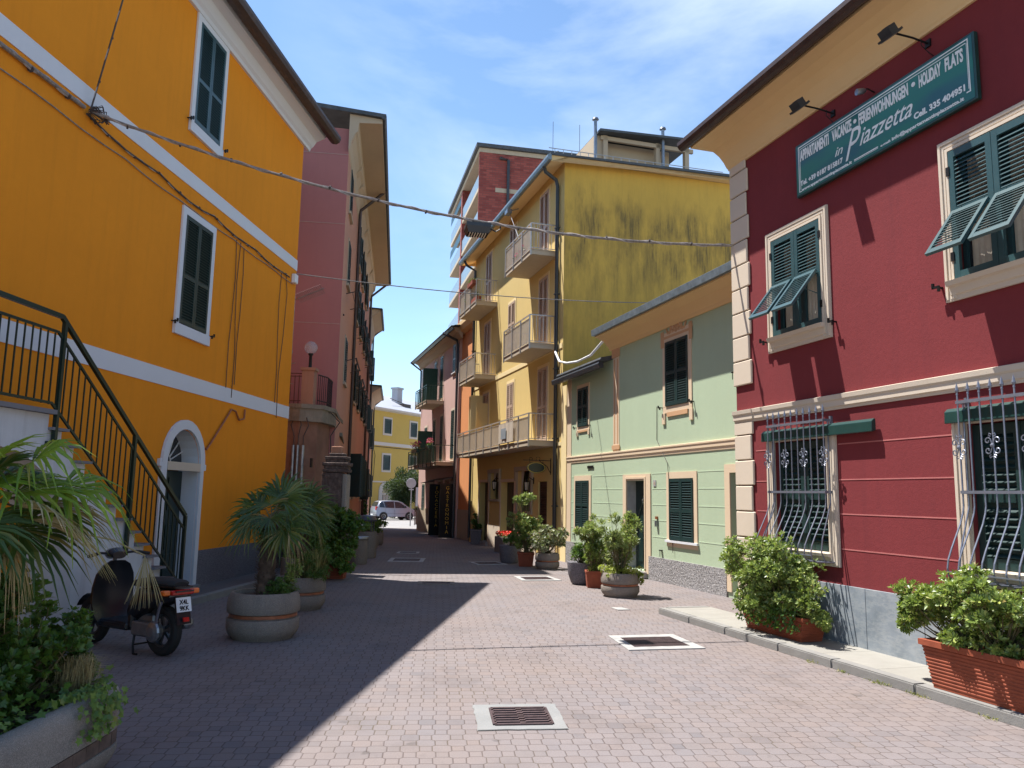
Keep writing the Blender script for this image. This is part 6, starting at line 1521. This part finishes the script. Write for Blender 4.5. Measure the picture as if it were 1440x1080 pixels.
b = MB(); b.tube([(.42, -.1, .20), (.30, -.17, .22), (.22, -.19, .25)], .018, 8); b.tube([(.24, -.19, .25), (.15, -.20, .27), (-.12, -.20, .31), (-.15, -.20, .315)], [.03, .062, .058, .02], 14); b.build('exhaust', M['alu'], T, True)
b = MB(); b.box(-.02, .34, .06, .15, .19, .33); b.lathe([(.09, .06), (.11, .14), (.05, .16)], (0, 0, .25), 14, 'y'); b.box(.1, .4, -.12, .06, .20, .40); b.build('engine', M['alu'], T, bevel=.015)
b = MB(); b.tube([(-.02, .12, .27), (-.10, .13, .56)], .02, 8); b.build('shock_absorber', M['chrome'], T)
b = MB()
for y in (-1, 1): b.tube([(.36, y * .08, .22), (.32, y * .12, .08), (.26, y * .15, .012), (.20, y * .15, .012)], .012, 6)
b.bar((.32, -.12, .09), (.32, .12, .09), .015); b.build('centre_stand', M['iron'], T)

# ================================================================== DRAIN COVERS
def quad_thing(name, label, cat, P, zt, rim, rimmat, bars, mat, group=None, bars_dir=0, rag=0):
    cx, cy = sum(p[0] for p in P) / 4, sum(p[1] for p in P) / 4; z0 = gz(cy)
    t = thing(name, label, cat, (cx, cy, z0), 0, group); Q = [Vector((p[0] - cx, p[1] - cy, gz(p[1]) - z0)) for p in P]
    r = random.Random(int(cx * 100)); b = MB()
    def at(u, v): return Q[0].lerp(Q[1], u).lerp(Q[3].lerp(Q[2], u), v)
    if rag:
        out = []; n = 9
        for a, c in (((0, 0), (1, 0)), ((1, 0), (1, 1)), ((1, 1), (0, 1)), ((0, 1), (0, 0))):
            for k in range(n): u, v = a[0] + (c[0] - a[0]) * k / n, a[1] + (c[1] - a[1]) * k / n; p = at(u, v); out.append(p * (1 + r.uniform(-rag, rag)))
        b.poly([(p.x, p.y, p.z + .005) for p in out]); b.poly([(p.x * .985, p.y * .985, p.z + .008) for p in out])
    else:
        k = rim
        for (u0, v0, u1, v1) in ((0, 0, 1, k), (0, 1 - k, 1, 1), (0, k, k * .75, 1 - k), (1 - k * .75, k, 1, 1 - k)):
            c = [at(u0, v0), at(u1, v0), at(u1, v1), at(u0, v1)]; A = [b.pt((p.x, p.y, p.z + .012)) for p in c]; B = [b.pt((p.x, p.y, p.z - .02)) for p in c]; b.face(A)
            for i in range(4): b.face([A[i], A[(i + 1) % 4], B[(i + 1) % 4], B[i]])
    b.build('rim', M[rimmat], t, recalc=False)
    return t, at
C0 = Vector((.12, 6.40)); 
t, at = quad_thing('drain_grate', 'square rusty drain grate set in pale cement nearest the camera', 'drain', [(-.27, 6.70), (.40, 6.78), (.46, 6.08), (-.20, 6.0)], .01, 0, 'patch', 0, 'grate', rag=.022)
b = MB(); u0 = .22; b.poly([tuple(at(u, v) + Vector((0, 0, .0095))) for u, v in ((.2, .2), (.84, .2), (.84, .84), (.2, .84))]); b.build('pit', M['dark'], t, recalc=False)
b = MB()
def gb(u0, v0, u1, v1, w): a, c = at(u0, v0), at(u1, v1); b.bar(a + Vector((0, 0, .013)), c + Vector((0, 0, .013)), w, .012)
for v in (.2, .84): gb(.2, v, .84, v, .03)
for u in (.2, .84): gb(u, .2, u, .84, .03)
gb(.52, .2, .52, .84, .045)
for k in range(1, 7): v = .2 + .64 * k / 7; gb(.2, v, .84, v, .030)
b.build('grate', M['grate'], t)
def cover(P, label, rimmat='white_stone', mesh=True, rim=.17):
    t, at = quad_thing('drain_cover', label, 'drain', P, .01, rim, rimmat, 0, 'grate', 'framed drain covers along the street')
    b = MB(); k = rim; c = [at(k * .75, k), at(1 - k * .75, k), at(1 - k * .75, 1 - k), at(k * .75, 1 - k)]; b.poly([(p.x, p.y, p.z + .004) for p in c]); b.build('pit', M['dark'], t, recalc=False)
    b = MB(); n = 24
    for i in range(n + 1): u = k * .75 + (1 - k * 1.5) * i / n; b.bar(at(u, k) + Vector((0, 0, .008)), at(u, 1 - k) + Vector((0, 0, .008)), .012 * (at(0, 0) - at(1, 0)).length, .006)
    m = 16
    for i in range(m + 1): v = k + (1 - 2 * k) * i / m; b.bar(at(k * .75, v) + Vector((0, 0, .0085)), at(1 - k * .75, v) + Vector((0, 0, .0085)), .014 * (at(0, 0) - at(1, 0)).length, .006)
    b.build('grate', M['grate'], t)
cover([(1.23, 10.03), (2.06, 10.22), (2.25, 9.33), (1.35, 9.13)], 'white framed mesh drain cover in the sun near the right kerb')
cover([(.11, 17.17), (.86, 17.4), (1.08, 16.45), (.28, 16.24)], 'white framed drain cover beside the variegated potted shrub')
cover([(-1.05, 21.1), (-.30, 21.35), (-.02, 20.5), (-.78, 20.2)], 'framed drain cover in the shade near the stone flower box', 'white_stone')
cover([(-3.2, 22.1), (-2.27, 22.2), (-2.2, 20.8), (-3.1, 20.7)], 'large framed cover in the shade near the left bins', 'white_stone')
cover([(-3.4, 24.9), (-2.75, 25.0), (-2.7, 24.2), (-3.35, 24.1)], 'small framed cover beyond the large one in the shade', 'white_stone')
cover([(-1.75, 15.75), (-1.05, 15.85), (-1.0, 15.35), (-1.7, 15.25)], 'framed cover at the tip of the house shadow', 'tub')
b = MB(); b.extrude([(1.58, 12.55), (1.75, 12.6), (1.85, 12.35), (1.66, 12.3)], .001, .012); tag(b.build('loose_paving_scrap', M['white_stone']), 'small pale stone slab lying on the pavers before the green house', 'stone')
b = MB(); r = random.Random(8)
for sx in (5.9, 6.0, 6.35, 6.45, 6.9, 7.4, 5.2):
    for k in range(26):
        x, y = wallpt(AR, 5.56, sx + r.gauss(0, .05)); p = Vector((x + r.uniform(-.03, .02), y, 0)); d = (rndv(r) + Vector((0, 0, .9))).normalized(); leafquad(b, p, d, r.uniform(.02, .05), .25, r)
tag(b.build('kerb_weeds', M['grass'], recalc=False), 'small dry weeds along the foot of the right kerb', 'weeds', kind='stuff')

# ================================================================== CABLES
def sagline(A, B, sag, n=40): A, B = Vector(A), Vector(B); return [A.lerp(B, k / n) - Vector((0, 0, 4 * sag * (k / n) * (1 - k / n))) for k in range(n + 1)]
def cable(name, label, P, r, mat='cable', twist=0, cat='cable', group=None):
    c0 = P[0]; t = thing(name, label, cat, c0, 0, group); P = [p - c0 for p in P]
    b = MB(); b.tube(P, r, 8); b.build('core', M[mat], t, True)
    if twist:
        b = MB(); L = sum((q - p).length for p, q in zip(P, P[1:])); 
        Q = []; N = int(L / .05)
        for k in range(N + 1):
            f = k / N * (len(P) - 1); i = min(int(f), len(P) - 2); p = P[i].lerp(P[i + 1], f - i); a = k * .55; Q.append(p + Vector((0, cos(a), sin(a))) * r * 1.0)
        b.tube(Q, r * .55, 5); b.build('spiral_strand', M['cable_light'], t)
        b = MB(); k = 9
        while k < N - 3: 
            b.tube([Q[k] , Q[k] + (Q[k+1]-Q[k]).normalized() * .02], r * 1.5, 7); k += 13
        b.build('ties', M['cable_dark'], t)
    return t
A0 = Vector((*wallpt(AO, -6.35, 9.08, .07, -1), 6.45)); B0 = Vector((*wallpt(AR, 6.37, 9.93, .05), 5.40))
cable('overhead_cable', 'thick twisted grey cable strung across the street to the red house', sagline(A0, B0, .42, 60), .019, 'cable', 1)
cable('overhead_wire', 'thin wire crossing the street from the orange house corner to the yellow end wall', sagline(Vector((*wallpt(AO, -6.35, 16.6, .05, -1), 6.46)), Vector((*wallpt(AR, 7.75, 20.84, -5.6), 7.70)), .25), .012, 'cable')
cable('overhead_wire', 'short knobbly wire rising from the cable knot to the orange house eaves', sagline(A0, Vector((*wallpt(AO, -6.35, 9.32, .5, -1), 9.72)), .04, 24), .011, 'cable_dark', 1)
Pw = [Vector((*wallpt(AO, -6.35, s, .04, -1), 6.46 - .05 * sin(s * 1.1) * .4)) for s in [3 + .5 * k for k in range(13)]]
cable('wall_cable', 'thick ribbed cable clipped to the orange wall up to the knot', Pw, .026, 'cable', 1, group='cables along the orange wall')
Pw = [Vector((*wallpt(AO, -6.35, 9.08 + .45 * k, .03, -1), 6.42 - .06 * abs(sin(k * .8)) - .012 * k * (1 if k < 8 else .6))) for k in range(17)]
cable('wall_cable', 'dark cable running along the orange wall just under the upper white band', Pw, .014, 'cable_dark', 1, group='cables along the orange wall')
Pw = [Vector((*wallpt(AO, -6.35, 3 + .5 * k, .02, -1), 6.22 - .035 * abs(sin(k * .9)))) for k in range(28)]
cable('wall_cable', 'lowest thin cable along the orange wall above the lower window', Pw, .008, 'cable', 0, group='cables along the orange wall')
for i, (s, zs, ds, lab) in enumerate(((13.62, (6.25, 5.6, 4.9, 4.3, 3.5), .05, 'leftmost thin wire dropping down the orange wall beside the lower window'), (13.80, (6.25, 5.5, 4.8, 4.2, 3.35), -.06, 'second thin wire dropping down the orange wall beside the lower window'), (13.95, (6.2, 5.7, 4.9, 4.4, 3.6), .04, 'third thin wire dropping down the orange wall beside the lower window'),
        (15.85, (6.3, 5.6, 4.9, 4.2, 3.5), -.05, 'straight thin wire down the orange wall near its corner'), (16.1, (6.3, 5.9, 5.0, 4.1, 3.2), .12, 'looping thin wire down the orange wall nearest its corner'))):
    cable('hanging_wire', lab, [Vector((*wallpt(AO, -6.35, s + ds * sin(k * 1.4), .02, -1), z)) for k, z in enumerate(zs)], .007, 'cable_dark' if i > 2 else 'gutter', group='wires hanging down the orange wall')
b = MB(); r = random.Random(6)
for k in range(26): d = rndv(r) * .13; b.tube([A0 + d * .2, A0 + d + Vector((.06, .1, 0)), A0 + Vector((.1, .25, -.02)) - d * .3], .006, 4)
o = b.build('cable_knot', M['cable_dark']); tag(o, 'tangled knot of cables and wire clips on the orange wall', 'cable')
b = MB(); o = None
Pw = [Vector((*wallpt(AR, 7.75, s, .20), z)) for s, z in ((20.95, 5.75), (20.6, 5.42), (20.0, 5.28), (19.2, 5.20), (18.3, 5.22), (17.6, 5.42), (17.3, 5.52))]
cable('white_conduit', 'white flexible conduit sagging above the small slate roof between the yellow and green houses', Pw, .03, 'white_pl')
t = thing('street_lamp', 'flat rectangular street lamp hanging from the thick cable above the street', 'lamp', (-.52, 10.62, 5.44), .2)
b = MB()
b.box(-.17, .17, -.14, .14, -.10, -.05)
A = [b.pt(p) for p in ((-.17, -.14, -.10), (.17, -.14, -.10), (.17, .14, -.10), (-.17, .14, -.10))]; B = [b.pt(p) for p in ((-.14, -.11, -.19), (.14, -.11, -.19), (.14, .11, -.19), (-.14, .11, -.19))]
for i in range(4): b.face([A[i], A[(i + 1) % 4], B[(i + 1) % 4], B[i]])
b.box(-.02, .02, -.02, .02, -.05, .0); b.box(-.08, .08, -.03, .03, -.05, -.03); b.build('housing', M['pipe_grey'], t)
b = MB()
for k in range(7): b.box(-.12 + k * .036, -.105 + k * .036, -.10, .10, -.20, -.19)
b.build('louvre', M['cream_pale'], t); b = MB(); b.tube([(.17, 0, -.08), (.26, 0, -.12), (.32, 0, -.08), (.33, 0, .0)], .010, 5); b.build('lead', M['iron'], t)
t = thing('eaves_floodlight', 'small lamp under the yellow house eaves with a thin stay wire', 'lamp', (*wallpt(AR, 7.75, 24.6, .55), 11.15), rzR)
b = MB(); b.box(-.16, .16, -.02, .14, -.12, .02); b.bar((0, 0, 0), (0, -.3, .12), .03); b.tube([(0, 0, -.1), (-1.6, .15, -1.5)], .008, 4); b.build('lamp_head', M['alu'], t)

# ================================================================== LIGHT, SKY, CAMERA
EL, AZ = math.radians(67.0), math.radians(-63.5)
v = Vector((sin(AZ) * cos(EL), cos(AZ) * cos(EL), sin(EL)))
sun = bpy.data.lights.new('sun', 'SUN'); sun.energy = 4.6; sun.angle = math.radians(.5); sun.color = (1, .968, .92)
so = bpy.data.objects.new('sun', sun); COL.objects.link(so); so.rotation_euler = v.to_track_quat('Z', 'Y').to_euler()
wd = bpy.data.worlds.new('World'); scene.world = wd; wd.use_nodes = True; nt = wd.node_tree; bg = nt.nodes['Background']
sky = nt.nodes.new('ShaderNodeTexSky'); sky.sky_type = 'NISHITA'; sky.sun_disc = False; sky.sun_elevation = EL; sky.sun_rotation = AZ; sky.air_density = 1.3; sky.dust_density = 0; sky.ozone_density = 5.5; sky.altitude = 2000
tc = nt.nodes.new('ShaderNodeTexCoord'); mp = nt.nodes.new('ShaderNodeMapping'); mp.inputs['Scale'].default_value = (.8, .8, 2.2); mp.inputs['Rotation'].default_value = (.2, .35, .3); mp.inputs['Location'].default_value = (.95, .3, .1)
nt.links.new(tc.outputs['Generated'], mp.inputs[0])
n1 = nt.nodes.new('ShaderNodeTexNoise'); n1.inputs['Scale'].default_value = 2.1; n1.inputs['Detail'].default_value = 9; n1.inputs['Roughness'].default_value = .56; n1.inputs['Distortion'].default_value = .35
nt.links.new(mp.outputs[0], n1.inputs['Vector'])
rp = nt.nodes.new('ShaderNodeValToRGB'); rp.color_ramp.elements[0].position = .39; rp.color_ramp.elements[0].color = (0, 0, 0, 1); rp.color_ramp.elements[1].position = .80; rp.color_ramp.elements[1].color = (.9, .9, .9, 1)
nt.links.new(n1.outputs['Fac'], rp.inputs[0])
dp = nt.nodes.new('ShaderNodeVectorMath'); dp.operation = 'DOT_PRODUCT'; nt.links.new(tc.outputs['Generated'], dp.inputs[0]); dp.inputs[1].default_value = Vector((.17, .86, .50)).normalized()
mr = nt.nodes.new('ShaderNodeMapRange'); mr.inputs[1].default_value = .90; mr.inputs[2].default_value = .99; mr.inputs[3].default_value = .06; mr.inputs[4].default_value = 1.0; nt.links.new(dp.outputs['Value'], mr.inputs[0])
mm = nt.nodes.new('ShaderNodeMath'); mm.operation = 'MULTIPLY'; nt.links.new(rp.outputs[0], mm.inputs[0]); nt.links.new(mr.outputs[0], mm.inputs[1])
mx = nt.nodes.new('ShaderNodeMix'); mx.data_type = 'RGBA'; nt.links.new(mm.outputs[0], mx.inputs[0]); nt.links.new(sky.outputs[0], mx.inputs[6]); mx.inputs[7].default_value = (5.2, 5.9, 7.0, 1)
tn = nt.nodes.new('ShaderNodeMix'); tn.data_type = 'RGBA'; tn.blend_type = 'MULTIPLY'; tn.inputs[0].default_value = 1; nt.links.new(mx.outputs[2], tn.inputs[6]); tn.inputs[7].default_value = (1.07, 1.035, .96, 1)
nt.links.new(tn.outputs[2], bg.inputs[0]); bg.inputs[1].default_value = .104

cam = bpy.data.cameras.new('Camera'); co = bpy.data.objects.new('Camera', cam); COL.objects.link(co); scene.camera = co
f, pt_, rl = 1117.0, .1397, .0185
cam.sensor_width = 36; cam.lens = f / 1440 * 36; cam.clip_start = .05; cam.clip_end = 2000
right = Vector((cos(rl), -sin(rl) * sin(pt_), sin(rl) * cos(pt_))); up = Vector((-sin(rl), -cos(rl) * sin(pt_), cos(rl) * cos(pt_))); back = -Vector((0, cos(pt_), sin(pt_)))
mt = Matrix((right, up, back)).transposed().to_4x4(); mt.translation = (0, 0, 1.68); co.matrix_world = mt
vs = scene.view_settings; vs.view_transform = 'Standard'; vs.look = 'None'; vs.gamma = 1; vs.exposure = 1.2; vs.use_curve_mapping = False
scene.cycles.max_bounces = 8; scene.cycles.use_denoising = True; scene.cycles.diffuse_bounces = 5
